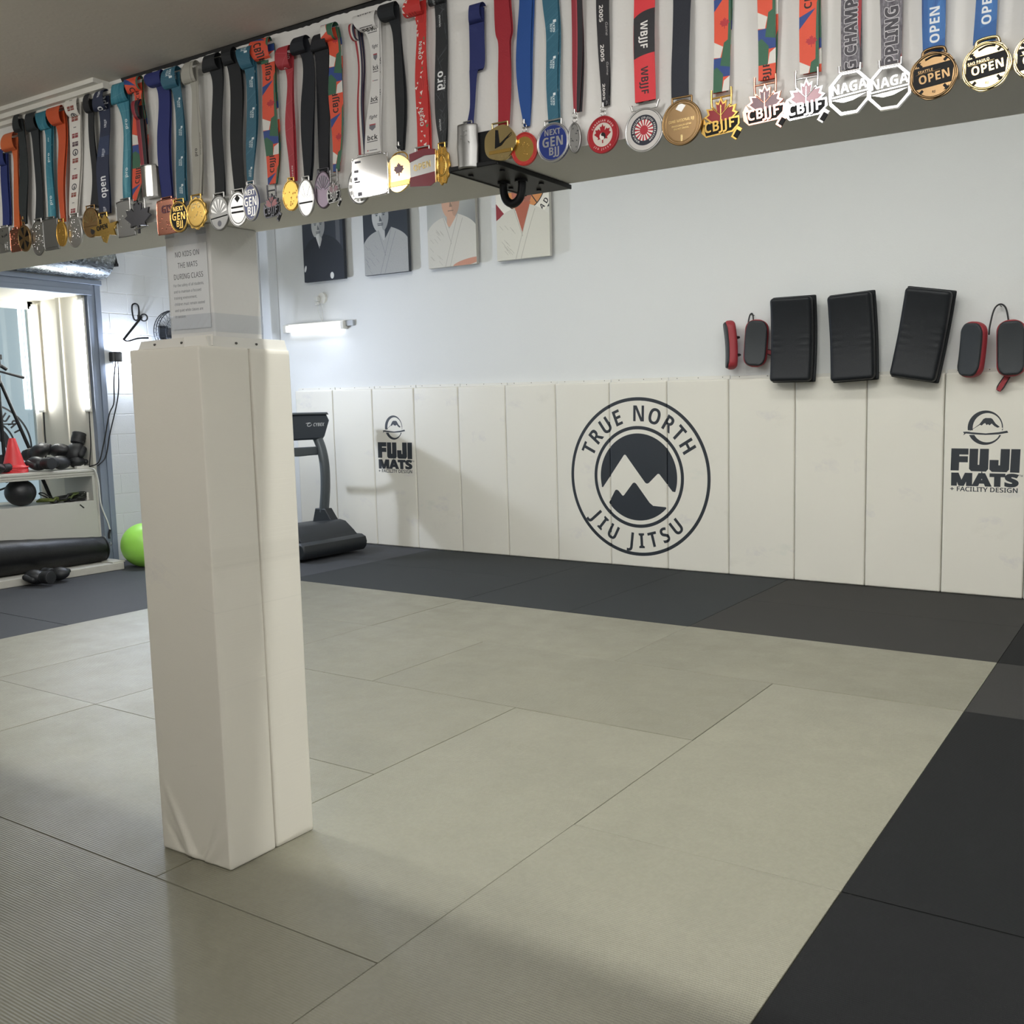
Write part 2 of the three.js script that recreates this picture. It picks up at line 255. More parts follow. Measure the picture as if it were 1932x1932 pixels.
const padLabels = {
  '-1': 'plain cream vinyl wall pad in the corner, behind the treadmill', 0: 'cream wall pad with the treadmill shadow, left of a small logo', 1: 'cream wall pad with small black mountain logo, beside the treadmill',
  2: 'first plain cream wall pad right of the treadmill-side small logo', 3: 'second plain cream wall pad right of the treadmill-side small logo', 4: 'plain cream wall pad touching the left of the big round logo',
  5: 'cream wall pad printed with the left third of the round logo', 6: 'cream wall pad printed with the middle of the round logo', 7: 'cream wall pad printed with the right third of the round logo',
  8: 'first plain cream wall pad right of the round logo', 9: 'second plain cream wall pad right of the round logo', 10: 'third plain cream wall pad right of the round logo', 11: 'cream wall pad with small black mountain logo, right of the kick shields',
  12: 'plain cream wall pad beyond the small logo at the right',
};
for (let k = -1; k <= 12; k++) {
  const t = thing('wall_pad', padLabels[k], 'wall pad', [PX(k) + PAD_W / 2, 0, 0], 'cream wall pads');
  const ph = R(0, 6), ph2 = R(0, 6), top = R(0.5, 1.1), low = R(0.4, 1.3), bulge = R(0.001, 0.003), tilt = R(-0.6, 0.6);
  const g = cushion(PAD_W - 0.004, PAD_H, 0.05, 0.008, 24, 60, 2, (q) => {
    if (q.z < 0) return; const ux = q.x / PAD_W, e1 = Math.exp(-(PAD_H / 2 - q.y) / 0.05), e0 = Math.exp(-(q.y + PAD_H / 2) / 0.07);
    q.z += bulge * (1 - 4 * ux * ux) + 0.0032 * top * e1 * Math.sin(ux * 38 + ph + 1.2 * Math.sin(ux * 11)) * (1 - e1 * 0.6)
      + 0.0042 * low * e0 * (1 - e0 * 0.5) * Math.sin((ux + tilt * (q.y + PAD_H / 2)) * 26 + ph2 + 1.5 * Math.sin(ux * 9)) * (0.35 + Math.abs(ux) * 1.3) + 0.0012 * Math.sin(q.y * 5 + ph) * Math.sin(ux * 7 + ph2);
  });
  g.translate(0, PAD_H / 2, -0.026);
  const uv = g.attributes.uv, p = g.attributes.position, print = k >= 5 && k <= 7 ? 3 : k === 1 || k === 11 ? 1 : 0;
  for (let i = 0; i < uv.count; i++) {
    const u = p.getX(i) + PAD_W / 2, v = p.getY(i);
    if (print === 3) uv.setXY(i, (u + (k - 5) * PAD_W) / (3 * PAD_W), v / PAD_H); else if (print) uv.setXY(i, u / PAD_W, v / PAD_H); else uv.setXY(i, u + k * 0.61, v + k * 0.37);
  }
  part(t, 'cushion', g, print === 3 ? M_LOGO : print ? M_SMALL : M_PLAIN);
  const strip = part(t, 'mounting_strip', rbox(PAD_W - 0.012, 0.032, 0.008, 0.002, 0, PAD_H + 0.012 + R(-0.004, 0.004), -0.05), stripMat);
  for (const s of [-0.22, 0.02 + R(-0.03, 0.03), 0.23]) part(strip, 'nail', at(new THREE.CylinderGeometry(0.004, 0.004, 0.004, 8), s, PAD_H + 0.017, -0.045, Math.PI / 2), nailMat);
}
// ------------------------------------------------------------------ padded pillar under the beam
const black = std([24, 25, 27], 0.55), blackMetal = std([30, 31, 33], 0.45, 0.5), steelDark = std([62, 68, 78], 0.5, 0.35), cordBlack = std([20, 20, 22], 0.6), cordWhite = std([220, 220, 215], 0.5);
{
  struct('column', 'square white column between padding and beam', rspan(-2.93, -2.70, PAD_H + 0.002, BEAM_Y, 5.53, 5.716, 0.006), beamPaint);
  const t = thing('pillar_padding', 'cream vinyl padding wrapped around the pillar', 'padding', [-2.8415, 0, 5.629]);
  const folds = [[0.0, -0.15, 0.24, 0.012], [-0.055, -0.19, 0.17, -0.010], [-0.03, -0.16, 0.14, 0.008], [0.03, 0.15, 0.22, -0.010], [0.055, 0.18, 0.17, 0.012], [0.10, 0.2, 0.13, -0.007]];   // foot x, head x, head height, depth
  const crease = (q) => {
    const y = q.y + PAD_H / 2; if (q.z > 0) { for (const [x0, x1, h1, d] of folds) { const L = Math.hypot(x1 - x0, h1), t = ((q.x - x0) * (x1 - x0) + y * h1) / (L * L), e = ((q.x - x0) * h1 - y * (x1 - x0)) / L; if (t > 0 && t < 1.3) q.z += d * Math.exp(-e * e / 0.00028) * Math.max(0, 1 - t / 1.3) * Math.min(1, y / 0.012) * Math.max(0, 1 - Math.pow(q.x / 0.175, 6)); } q.z += 0.001 * Math.sin(q.y * 6) * Math.cos(q.x * 11); } else if (q.x > 0.1) q.x += 0.001 * Math.sin(q.y * 5 + 2);
  };
  part(t, 'front_pad', cushion(0.363, PAD_H, 0.188, 0.007, 48, 110, 12, crease).translate(0, PAD_H / 2, 0.086), M_PLAIN);
  part(t, 'rear_pad', cushion(0.361, PAD_H, 0.168, 0.007, 20, 48, 12, (q) => { if (q.x > 0.1) q.x += 0.001 * Math.sin(q.y * 4); }).translate(-0.001, PAD_H / 2, -0.096), M_PLAIN);
  for (const m of t.children) { const uv = m.geometry.attributes.uv; for (let i = 0; i < uv.count; i++) uv.setXY(i, uv.getX(i) + 0.7, uv.getY(i) + 0.9); }
  // mounting flaps with nails, standing up between the pads and the column
  part(t, 'mounting_flap', at(rbox(0.27, 0.036, 0.004, 0.001), -0.03, PAD_H + 0.014, 0.15, -0.45, 0, 0.02), stripMat);
  part(t, 'mounting_flap', at(rbox(0.004, 0.038, 0.31, 0.001), 0.165, PAD_H + 0.015, -0.02, 0, 0, 0.3), stripMat);
  part(t, 'mounting_flap', at(rbox(0.09, 0.04, 0.004, 0.001), 0.135, PAD_H + 0.016, 0.145, -0.4, 0.6, 0.1), stripMat);
  for (const [x, z, ry] of [[-0.08, 0.153, 0], [0.06, 0.153, 0], [0.168, 0.03, 1.57], [0.168, -0.05, 1.57]]) part(t, 'nail', at(new THREE.CylinderGeometry(0.004, 0.004, 0.006, 8).rotateX(Math.PI / 2), x, PAD_H + 0.014, z, 0, ry), nailMat);
  // paper sign in a plastic sleeve, taped to the column
  const sign = thing('paper_sign', 'printed paper notice in plastic taped to the column', 'sign', [-2.815, 1.79, 5.7175]);
  const paperTex = canvasTex(512, 680, (x, w, h) => {
    x.fillStyle = '#f6f4ef'; x.fillRect(0, 0, w, h); x.fillStyle = '#2c2c30'; x.textAlign = 'center'; x.font = '58px sans-serif';
    ['NO KIDS ON', 'THE MATS', 'DURING CLASS'].forEach((s, i) => x.fillText(s, w / 2, 90 + i * 90)); x.textAlign = 'left'; x.font = '31px sans-serif'; x.fillStyle = '#55555a';
    ['For the safety of all students,', 'and to maintain a focused', 'training environment,', 'children must remain seated', 'and quiet while classes are', 'in session.'].forEach((s, i) => x.fillText(s, 52, 330 + i * 51));
  });
  const sheet = new THREE.PlaneGeometry(0.2, 0.27); part(sign, 'paper', merge(sheet.translate(0, 0.145, 0.0012), box(0.2, 0.27, 0.001, 0, 0.145, 0.0005)), new THREE.MeshStandardMaterial({ map: paperTex, roughness: 0.6 }));
  const film = phys([245, 247, 250], { transmission: 0.95, roughness: 0.04, thickness: 0 });
  part(sign, 'sleeve', new THREE.PlaneGeometry(0.212, 0.315, 10, 12).translate(0, 0.165, 0.0034), film, 'clear plastic sleeve');
  part(sign, 'tape', merge(rbox(0.05, 0.02, 0.0006, 0.0002, -0.08, 0.318, 0.0045), rbox(0.05, 0.02, 0.0006, 0.0002, 0.08, 0.316, 0.0045)), film);
  const wrapG = merge([0.0025, -0.194].map((z) => new THREE.PlaneGeometry(0.235, 0.06, 14, 4).translate(0, 0, z)), new THREE.PlaneGeometry(0.197, 0.06, 14, 4).rotateY(Math.PI / 2).translate(0.1185, 0, -0.096));
  const wp = wrapG.attributes.position; for (let i = 0; i < wp.count; i++) { const k = 0.0025 * Math.sin(wp.getX(i) * 90 + wp.getY(i) * 140 + wp.getZ(i) * 70); wp.setXYZ(i, wp.getX(i) + k * 0.6, wp.getY(i), wp.getZ(i) + Math.abs(k)); }
  wrapG.computeVertexNormals();
  const wr = thing('plastic_wrap', 'crumpled clear plastic wrapped around the column foot', 'plastic', [-2.815, 1.815, 5.7195]);
  part(wr, 'film', wrapG, film);
}
// ------------------------------------------------------------------ hanging mount under the beam
{
  const t = thing('bag_mount', 'black steel plate with hanging ring bolted under the beam', 'mount', [-1.53, BEAM_Y, 5.67]);
  const plateG = shapeOf([[-0.075, -0.165], [0.075, -0.165], [0.075, 0.165], [-0.075, 0.165]]);
  part(t, 'plate', at(extr(plateG, 0.008, 0.002), 0, -0.010, 0, -Math.PI / 2), blackMetal); t.children[0].rotation.x = 0;
  part(t, 'side_flange', merge(rbox(0.006, 0.016, 0.33, 0.002, -0.075, -0.006, 0), rbox(0.006, 0.012, 0.33, 0.002, 0.075, -0.007, 0)), blackMetal);
  part(t, 'front_flange', rbox(0.06, 0.08, 0.006, 0.0025, 0.03, 0.035, 0.149), blackMetal);
  part(t, 'ring', tube([[-0.028, 0, 0], [-0.03, -0.03, 0], [-0.022, -0.058, 0], [0, -0.07, 0], [0.022, -0.058, 0], [0.03, -0.03, 0], [0.028, 0, 0]], 0.011, false, 40, 10), blackMetal);
  for (const s of [-0.028, 0.028]) part(t, 'ring_seat', at(new THREE.CylinderGeometry(0.017, 0.017, 0.012, 14), s, -0.012, 0), blackMetal);
  for (const [x, z] of [[-0.05, 0.11], [0.05, 0.11], [-0.05, -0.06], [0.05, -0.06], [0, -0.12]]) part(t, 'bolt', at(new THREE.CylinderGeometry(0.007, 0.007, 0.006, 6), x, -0.013, z), blackMetal);
}
// ------------------------------------------------------------------ window bay in the block wall
{
  const frame = struct('window_1', 'deep shop window bay with dark metal frame and lit jamb');
  const bayCream = std([222, 218, 206], 0.6), bayX = -10.3, z0 = OP.z0, z1 = OP.z1;
  part(frame, 'jamb', merge(span(bayX, XL - 0.2, 0, OP.y, z0 - 0.05, z0 + 0.0), span(-9.72, XL - 0.05, 0, OP.y, z0, z0 + 0.03), span(-9.78, -9.72, 0, OP.y, z0, z0 + 0.045)), bayCream, 'cream panel with vertical batten');
  part(frame, 'jamb', span(bayX, XL - 0.2, 0, OP.y, z1, z1 + 0.06), bayCream);
  part(frame, 'soffit', span(bayX - 0.05, XL - 0.02, OP.y, OP.y + 0.06, z0 - 0.05, z1 + 0.06), bayCream);
  part(frame, 'bay_floor', span(bayX - 0.05, -9.86, 0.0, 0.62, z0 - 0.05, z1 + 0.06), std([190, 188, 180], 0.8));
  const metal = std([138, 148, 164], 0.5, 0.2);
  part(frame, 'guide_rail', merge(rspan(XL - 0.1, XL + 0.012, 0, OP.y + 0.14, z0 - 0.13, z0 - 0.075, 0.004), rspan(XL - 0.1, XL + 0.0, 0, OP.y + 0.1, z0 - 0.075, z0 - 0.03, 0.003), rspan(XL - 0.1, XL + 0.008, 0, OP.y, z0 - 0.03, z0 + 0.0, 0.003)), metal);
  part(frame, 'head_rail', merge(rspan(XL - 0.1, XL + 0.03, OP.y + 0.105, OP.y + 0.15, z0 - 0.14, z1, 0.004), rspan(XL - 0.1, XL + 0.01, OP.y + 0.05, OP.y + 0.105, z0 - 0.04, z1, 0.003), rspan(XL - 0.1, XL + 0.02, OP.y, OP.y + 0.05, z0 - 0.04, z1, 0.003)), metal);
  part(frame, 'guide_rail', rspan(XL - 0.1, XL + 0.012, 0, OP.y + 0.14, z1, z1 + 0.12, 0.004), metal);
  // glass with frosted film, held in mullions
  const mull = std([205, 205, 200], 0.5);
  part(frame, 'mullion', merge(span(bayX - 0.03, bayX + 0.02, 0, OP.y, z0, z0 + 0.05), span(bayX - 0.03, bayX + 0.02, 0, 0.1, z0, z1), span(bayX - 0.03, bayX + 0.02, OP.y - 0.08, OP.y, z0, z1), span(bayX - 0.03, bayX + 0.02, 0, OP.y, 3.9, 3.95), span(bayX - 0.03, bayX + 0.02, 0, OP.y, z1 - 0.05, z1)), mull);
  const pane = phys([240, 246, 248], { transmission: 1, roughness: 0.02, thickness: 0 });
  part(frame, 'pane', span(bayX - 0.004, bayX, 0.1, OP.y - 0.08, z0 + 0.05, 3.9), pane, 'clear glass pane');
  part(frame, 'pane', span(bayX - 0.004, bayX, 0.1, OP.y - 0.08, 3.95, z1 - 0.05), pane);
  struct('pavement', 'concrete pavement outside the window', span(-16, bayX - 0.05, -0.25, -0.08, -4, 12), std([150, 150, 148], 0.9));
  // vinyl emblem on the glass, seen from behind
  const em = canvasTex(1024, 1024, (x, w) => { x.fillStyle = '#000'; x.fillRect(0, 0, w, w); roundLogo(x, w / 2, w / 2, w * 0.49, '#fff'); });
  em.colorSpace = THREE.NoColorSpace;
  const d = thing('window_decal', 'black round vinyl emblem on the window, lettering reversed', 'decal', [bayX + 0.003, 1.186, 2.72]);
  part(d, 'vinyl', new THREE.PlaneGeometry(0.93, 0.93).rotateY(-Math.PI / 2), new THREE.MeshStandardMaterial({ color: rgb(30, 33, 38), roughness: 0.6, alphaMap: em, alphaTest: 0.5, side: THREE.DoubleSide }));
  // tube lights on the jamb
  for (const [x, z, lab, w] of [[-9.36, z0 + 0.035, 'white LED tube light on the bay jamb beside the frame', 0.085], [-10.19, z0 + 0.03, 'white LED tube light on the bay jamb beside the glass', 0.085]]) {
    const t = thing('tube_light', lab, 'tube light', [x, 1.53, z], 'LED tubes in the window bay');
    part(t, 'housing', rbox(w + 0.012, 1.11, 0.022, 0.005, 0, 0.555, 0.0), whiteTrim);
    part(t, 'diffuser', rbox(w, 1.06, 0.028, 0.012, 0, 0.555, 0.018), glow(3.2, [250, 252, 255]));
    areaLight(w * 0.9, 1.04, COOL, 17, [x, 2.085, z + 0.036], [x, 2.085, z + 1]); for (const s of [-1, 1]) areaLight(0.024, 1.04, COOL, 72, [x + s * (w / 2 + 0.003), 2.085, z + 0.018], [x + s, 2.085, z + 0.018]);
    const k = x < -10 ? -1 : 1;
    part(t, 'cable', tube(k < 0 ? [[x + 0.03, 1.53, z + 0.006], [x + 0.03, 1.3, z + 0.012], [x + 0.06, 1.1, z + 0.03], [x + 0.02, 0.985, z + 0.05]] : [[x + 0.02, 1.53, z + 0.006], [x + 0.04, 1.4, z + 0.02], [x + 0.03, 1.2, z + 0.02], [x + 0.03, 0.985, z + 0.05]], k < 0 ? 0.008 : 0.005).translate(-x, -1.53, -z), cordBlack);
  }
  // shelf unit across the bay
  const shelfPaint = std([196, 194, 186], 0.5);
  const s = thing('shelf_unit', 'white painted shelf unit built across the window bay', 'shelf', [-9.32, 0, 3.7]);
  const zz = [z0 + 0.045 - 3.7, z1 - 3.7 - 0.01], W = zz[1] - zz[0], zc = (zz[0] + zz[1]) / 2;
  part(s, 'top_board', merge(rbox(0.52, 0.022, W, 0.004, -0.26, 0.957, zc), rbox(0.02, 0.026, W, 0.006, 0.008, 0.948, zc), rbox(0.016, 0.024, W, 0.005, 0.004, 0.922, zc), rbox(0.012, 0.02, W, 0.004, 0.0, 0.901, zc)), shelfPaint);
  part(s, 'lower_board', rbox(0.5, 0.02, W, 0.003, -0.26, 0.635, zc), shelfPaint);
  const panel = part(s, 'front_panel', rbox(0.018, 0.575, W, 0.003, -0.002, 0.36, zc), shelfPaint);
  part(s, 'end_panel', merge(rbox(0.5, 0.27, 0.018, 0.003, -0.26, 0.78, zz[0] + 0.01), rbox(0.035, 0.27, 0.03, 0.003, -0.012, 0.78, zz[0] + 0.015)), shelfPaint);
  part(s, 'end_panel', rbox(0.5, 0.27, 0.018, 0.003, -0.26, 0.78, zz[1] - 0.01), shelfPaint);
  part(panel, 'tape_mark', at(rbox(0.002, 0.012, 0.055, 0.0005), 0.0085, 0.60, 2.36 - 3.7, -0.75), black, 'short strip of black tape');
  // curb in front of the bay
  const curb = struct('trim_4', 'chipped white wooden curb along the window wall', merge(rspan(XL + 0.015, -8.79, 0, 0.07, 2.29, 5.5, 0.006), rspan(XL + 0.015, -8.80, 0.068, 0.083, 2.27, 2.4, 0.004)), std([196, 193, 184], 0.75, 0, { map: tiled(scuff, 3, 3, true) }));
}
// roll shutter over the bay
{
  const t = thing('shutter_housing', 'galvanised roll shutter hood above the window bay', 'shutter', [XL + 0.03, 2.83, 2.0]);
  const galvN = periodic(256, 900, 0.01, 0.04), galv = std([196, 204, 208], 0.36, 0.85, { map: tiled(fromField(256, galvN, (v) => { const k = 0.72 + 0.2 * v; return [k, k, k]; }), 2.2, 2.2, true), roughnessMap: tiled(fromField(256, galvN, (v) => 0.75 + 0.3 * v), 2.2) });
  const prof = []; for (let i = 0; i <= 14; i++) { const a = -1.35 + i / 14 * 2.7; prof.push([0.27 * Math.cos(a) * 0.95 + 0.02, 0.25 + 0.25 * Math.sin(a)]); }
  const sheet = [[0.0, 0.0], ...prof, [0.0, 0.5]], inner = [...sheet].reverse().map(([x, y]) => [x * 0.992 - 0.002, 0.25 + (y - 0.25) * 0.99]);
  part(t, 'hood', metreUV(toCreasedNormals(at(extr(shapeOf([...sheet, ...inner]), 0.95), 0, 0, 0.03), 0.5)), galv);
  part(t, 'end_plate', metreUV(at(extr(shapeOf(sheet), 0.004), 0, 0, 0.026)), galv);
  part(t, 'bracket', merge(rod([0.12, 0.42, 0.0], [0.20, 0.26, 0.0], 0.012), rod([0.20, 0.26, 0], [0.24, 0.13, 0.0], 0.012), rod([0.16, 0.42, 0.02], [0.24, 0.13, 0.0], 0.008), rbox(0.06, 0.03, 0.03, 0.004, 0.23, 0.125, 0.008)), blackMetal);
  part(t, 'coil', at(new THREE.CylinderGeometry(0.2, 0.2, 2.3, 24), 0.13, 0.23, 2.14, Math.PI / 2), steelDark, 'dark rolled shutter slats');
}
// lamp on the block wall
{
  const t = thing('flood_lamp', 'small bright work lamp clamped to the block wall', 'lamp', [XL, 2.075, 1.90]);
  part(t, 'holder', merge(rbox(0.10, 0.10, 0.09, 0.012, 0.06, 0.0, 0.045), rbox(0.02, 0.06, 0.06, 0.004, 0.01, 0, 0.04)), black);
  part(t, 'bulb', at(new THREE.CylinderGeometry(0.064, 0.058, 0.16, 24), 0.08, 0, -0.08, Math.PI / 2), glow(6, [245, 250, 255]));
  areaLight(0.15, 0.11, BLUISH, 780, [XL + 0.148, 2.075, 1.82], [XL + 1.15, 1.98, 1.56]); const l = new THREE.PointLight(BLUISH, 2.6); l.position.set(XL + 0.08, 2.075, 1.82); l.shadow.radius = 2; scene.add(l);
  part(t, 'cable', tube([[XL + 0.06, 2.03, 1.95], [XL + 0.035, 1.85, 1.965], [XL + 0.03, 1.6, 1.985], [XL + 0.03, 1.52, 2.03], [XL + 0.03, 1.2, 2.12], [XL + 0.03, 1.02, 2.19], [XL - 0.04, 0.985, 2.24]], 0.006).translate(-XL, -2.075, -1.90), cordBlack);
  part(t, 'cable', tube([[XL + 0.07, 2.03, 1.93], [XL + 0.045, 1.75, 1.93], [XL + 0.035, 1.62, 1.95], [XL + 0.035, 1.3, 2.05], [XL + 0.035, 1.06, 2.12], [XL + 0.03, 0.99, 2.2]], 0.006).translate(-XL, -2.075, -1.90), cordBlack);
  const ps = thing('power_strip', 'small white power strip on the shelf end', 'power strip', [XL - 0.08, 0.968, 2.29]);
  part(ps, 'body', rbox(0.05, 0.028, 0.13, 0.005, 0, 0.014, 0), whiteTrim); part(ps, 'plug', rbox(0.03, 0.025, 0.03, 0.004, 0, 0.038, 0.0), cordWhite);
  part(ps, 'cable', tube([[XL - 0.03, 0.975, 2.25], [XL + 0.02, 0.955, 2.225], [XL + 0.026, 0.85, 2.2], [XL + 0.022, 0.6, 2.185], [XL + 0.022, 0.42, 2.13], [XL + 0.022, 0.33, 2.11]], 0.007).translate(-XL + 0.08, -0.968, -2.29), cordWhite);
  part(ps, 'plug', tube([[XL + 0.022, 0.34, 2.11], [XL + 0.02, 0.29, 2.125], [XL + 0.03, 0.25, 2.13]], 0.011).translate(-XL + 0.08, -0.968, -2.29), cordBlack);
}
// fan on the block wall behind the pillar, and the hanger beside it
{
  const t = thing('wall_fan', 'round caged fan on the block wall behind the pillar', 'fan', [XL, 2.33, 1.37]);
  const wire = std([66, 70, 76], 0.4, 0.7);
  part(t, 'mount', merge(rbox(0.03, 0.14, 0.1, 0.004, 0.015, 0.02, 0), rod([0.02, 0.02, 0], [0.16, 0, 0], 0.016)), blackMetal);
  part(t, 'motor', at(new THREE.CylinderGeometry(0.06, 0.07, 0.12, 20), 0.17, 0, 0, 0, 0, Math.PI / 2), blackMetal);
  const rings = []; for (const [r, x] of [[0.235, 0.20], [0.235, 0.24], [0.235, 0.28], [0.17, 0.305], [0.11, 0.312], [0.05, 0.315]]) rings.push(at(new THREE.TorusGeometry(r, r > 0.2 ? 0.005 : 0.0025, 6, 40), x, 0, 0, 0, Math.PI / 2));
  for (let i = 0; i < 36; i++) { const a = i / 36 * 2 * Math.PI, C = Math.cos(a), S = Math.sin(a); rings.push(tube([[0.315, 0.05 * C, 0.05 * S], [0.305, 0.17 * C, 0.17 * S], [0.28, 0.233 * C, 0.233 * S], [0.20, 0.233 * C, 0.233 * S], [0.17, 0.07 * C, 0.07 * S]], 0.0018, false, 14, 5)); }
  part(t, 'cage', merge(rings), wire);
  for (let i = 0; i < 4; i++) { const b = cushion(0.006, 0.10, 0.16, 0.003, 1, 6, 8, (q) => { q.x += 0.12 * (q.y) * (0.5 + q.z); }); part(t, 'blade', at(b.translate(0, 0, 0.12), 0.24, 0, 0, i * Math.PI / 2, 0), steelDark); }
  const h = thing('wall_hanger', 'black bent metal hanger on the block wall beside the fan', 'hanger', [XL, 2.46, 1.62]);
  part(h, 'hook', tube([[0.03, 0.165, 0.055], [0.03, 0.15, 0.028], [0.03, 0.05, 0.024], [0.03, 0.0, 0.045], [0.03, 0.0, 0.075], [0.03, 0.05, 0.092], [0.03, 0.15, 0.088]], 0.008, true, 60), blackMetal);
  part(h, 'arm', merge(rod([0.03, 0.03, 0.0], [0.22, -0.22, 0.33], 0.012), tube([[0.22, -0.22, 0.33], [0.22, -0.235, 0.30], [0.20, -0.2, 0.16], [0.2, -0.19, 0.05]], 0.009)), blackMetal);
  part(h, 'eye', at(new THREE.TorusGeometry(0.035, 0.007, 8, 20), 0.03, 0.03, -0.03, 0, 0.6), blackMetal);
  part(h, 'wall_plate', rbox(0.008, 0.05, 0.05, 0.002, 0.005, 0.03, 0.0), blackMetal);
}
// wall light strip on the back wall with its socket above
{
  const t = thing('wall_light', 'short white LED bar light mounted high on the back wall', 'wall light', [-8.53, 2.45, ZB]);
  part(t, 'housing', merge(rbox(0.98, 0.05, 0.03, 0.006, 0, 0.03, 0.02), rbox(0.05, 0.085, 0.075, 0.008, -0.465, 0, 0.04), rbox(0.05, 0.085, 0.075, 0.008, 0.465, 0, 0.04)), whiteTrim);
  part(t, 'diffuser', rbox(0.88, 0.07, 0.055, 0.02, 0, -0.004, 0.05), glow(3.5, [246, 250, 255]));
  areaLight(0.86, 0.06, BLUISH, 26, [-8.53, 2.42, ZB + 0.09], [-8.53, 1.6, ZB + 1.0]);
  part(t, 'bracket', rbox(0.14, 0.06, 0.035, 0.004, 0.53, 0.02, 0.018), std([176, 180, 184], 0.5));
  const s = thing('wall_socket', 'round white electrical box above the bar light', 'socket', [-8.41, 2.77, ZB]);
  part(s, 'box', at(new THREE.CylinderGeometry(0.06, 0.062, 0.03, 24), 0, 0, 0.015, Math.PI / 2), whiteTrim);
  part(s, 'plug', merge(rbox(0.05, 0.05, 0.05, 0.01, -0.045, -0.01, 0.05), rbox(0.04, 0.03, 0.04, 0.008, -0.055, -0.055, 0.045)), cordWhite);
  part(s, 'cable', tube([[-8.465, 2.7, ZB + 0.04], [-8.47, 2.62, ZB + 0.03], [-8.44, 2.53, ZB + 0.02], [-8.43, 2.505, ZB + 0.025]], 0.004).translate(8.41, -2.77, -ZB), cordWhite);
  part(s, 'cable', tube([[-8.44, 2.71, ZB + 0.03], [-8.41, 2.64, ZB + 0.03], [-8.415, 2.56, ZB + 0.02], [-8.43, 2.505, ZB + 0.025]], 0.004).translate(8.41, -2.77, -ZB), cordWhite);
}
// ------------------------------------------------------------------ things on the shelves of the bay
const leather = std([30, 31, 34], 0.38, 0, { bumpMap: tiled(grit, 12), bumpScale: 0.0006 }), leatherDull = std([38, 39, 42], 0.55, 0, { bumpMap: tiled(grit, 12), bumpScale: 0.0006 });
function glove(label, pos, rot, size = 1, patch = false) {
  const t = thing('boxing_glove', label, 'boxing glove', pos, 'black boxing gloves'); const k = size;
  const fist = new THREE.SphereGeometry(0.085 * k, 24, 18), fp = fist.attributes.position;
  for (let i = 0; i < fp.count; i++) { const x = fp.getX(i) / (0.085 * k), y = fp.getY(i) / (0.085 * k), z = fp.getZ(i) / (0.085 * k); fp.setXYZ(i, (x * 1.02 + 0.10 * x * Math.max(0, z)) * 0.085 * k, (y * 0.86 - 0.16 * Math.max(0, z) * (y > 0 ? 0 : 1) * y) * 0.085 * k, (z * 1.28 + 0.1 * y) * 0.085 * k); }
  fist.computeVertexNormals();
  const g = (geo) => at(geo, 0, 0, 0, ...rot);
  part(t, 'fist', g(fist), leather);
  part(t, 'thumb', g(at(new THREE.CapsuleGeometry(0.03 * k, 0.075 * k, 6, 14), 0.078 * k, -0.012 * k, -0.004 * k, 1.25, 0.25)), leather);
  const cuff = part(t, 'cuff', g(at(new THREE.LatheGeometry([[0.0, 0], [0.052, 0], [0.06, 0.012], [0.058, 0.075], [0.064, 0.1], [0.06, 0.108], [0.0, 0.108]].map(([a, b]) => new THREE.Vector2(a * k, b * k)), 22), 0, 0, -0.085 * k, -Math.PI / 2)), leatherDull);
  part(cuff, 'strap', g(at(new THREE.CylinderGeometry(0.0615 * k, 0.0615 * k, 0.045 * k, 22, 1, true), 0, 0, -0.14 * k, Math.PI / 2)), black);
  if (patch) part(cuff, 'label', g(at(rbox(0.05, 0.03, 0.003, 0.001), 0, 0.062 * k, -0.14 * k, -Math.PI / 2)), std([226, 224, 214], 0.5), 'white sewn label');
  return t;
}
glove('shiny black boxing glove lying beside the red cones', [-9.42, 1.042, 2.70], [0, -1.3, 0.1], 0.92);
glove('black boxing glove with its cuff end facing the room, front of the pile', [-9.40, 1.04, 2.49], [0.05, -2.7, 0.4], 0.9);
glove('black boxing glove with a white label lying at the back of the pile', [-9.61, 1.15, 2.57], [-0.25, 1.75, 0.2], 0.95, true);
glove('black boxing glove resting on top in the middle of the pile', [-9.55, 1.15, 2.40], [0.15, 2.4, -0.2], 0.95);
glove('black boxing glove standing up at the jamb end of the pile', [-9.47, 1.13, 2.30], [1.15, 0.3, 0.1], 1.05);
glove('black boxing glove under the standing one, near the power strip', [-9.43, 1.035, 2.31], [0, 1.2, 0.0], 0.85);
glove('dull black glove end lying in front of the red cones', [-9.36, 1.02, 3.10], [0, 0.2, 0.3], 0.68);
glove('left black glove lying on the floor in front of the curb', [-8.70, 0.075, 3.18], [0, -1.3, 0.1], 0.9);
glove('right black glove lying on the floor in front of the curb', [-8.68, 0.072, 2.98], [0, 1.9, 0.2], 0.85);
{
  const red = phys([236, 62, 66], { roughness: 0.42, transmission: 0.12, thickness: 0 });
  const prof = [[0.118, 0], [0.118, 0.012], [0.098, 0.014], [0.088, 0.03], [0.028, 0.27], [0.026, 0.278], [0.020, 0.278], [0.022, 0.27], [0.082, 0.03], [0.09, 0.006], [0.112, 0.004], [0.118, 0]];
  const coneG = new THREE.LatheGeometry(prof.map(([a, b]) => new THREE.Vector2(a, b)), 32);
  for (let i = 0; i < 4; i++) { const t = thing('training_cone', ['red plastic training cone at the bottom of the stack', 'second red training cone from the bottom of the stack', 'third red training cone from the bottom of the stack', 'topmost red training cone of the stack on the shelf'][i], 'cone', [-9.44 + R(-0.004, 0.004), 0.969 + i * 0.0155, 2.905 + R(-0.004, 0.004)], 'stacked red cones'); part(t, 'cone', coneG, red); t.rotation.y = i * 0.7; }
}
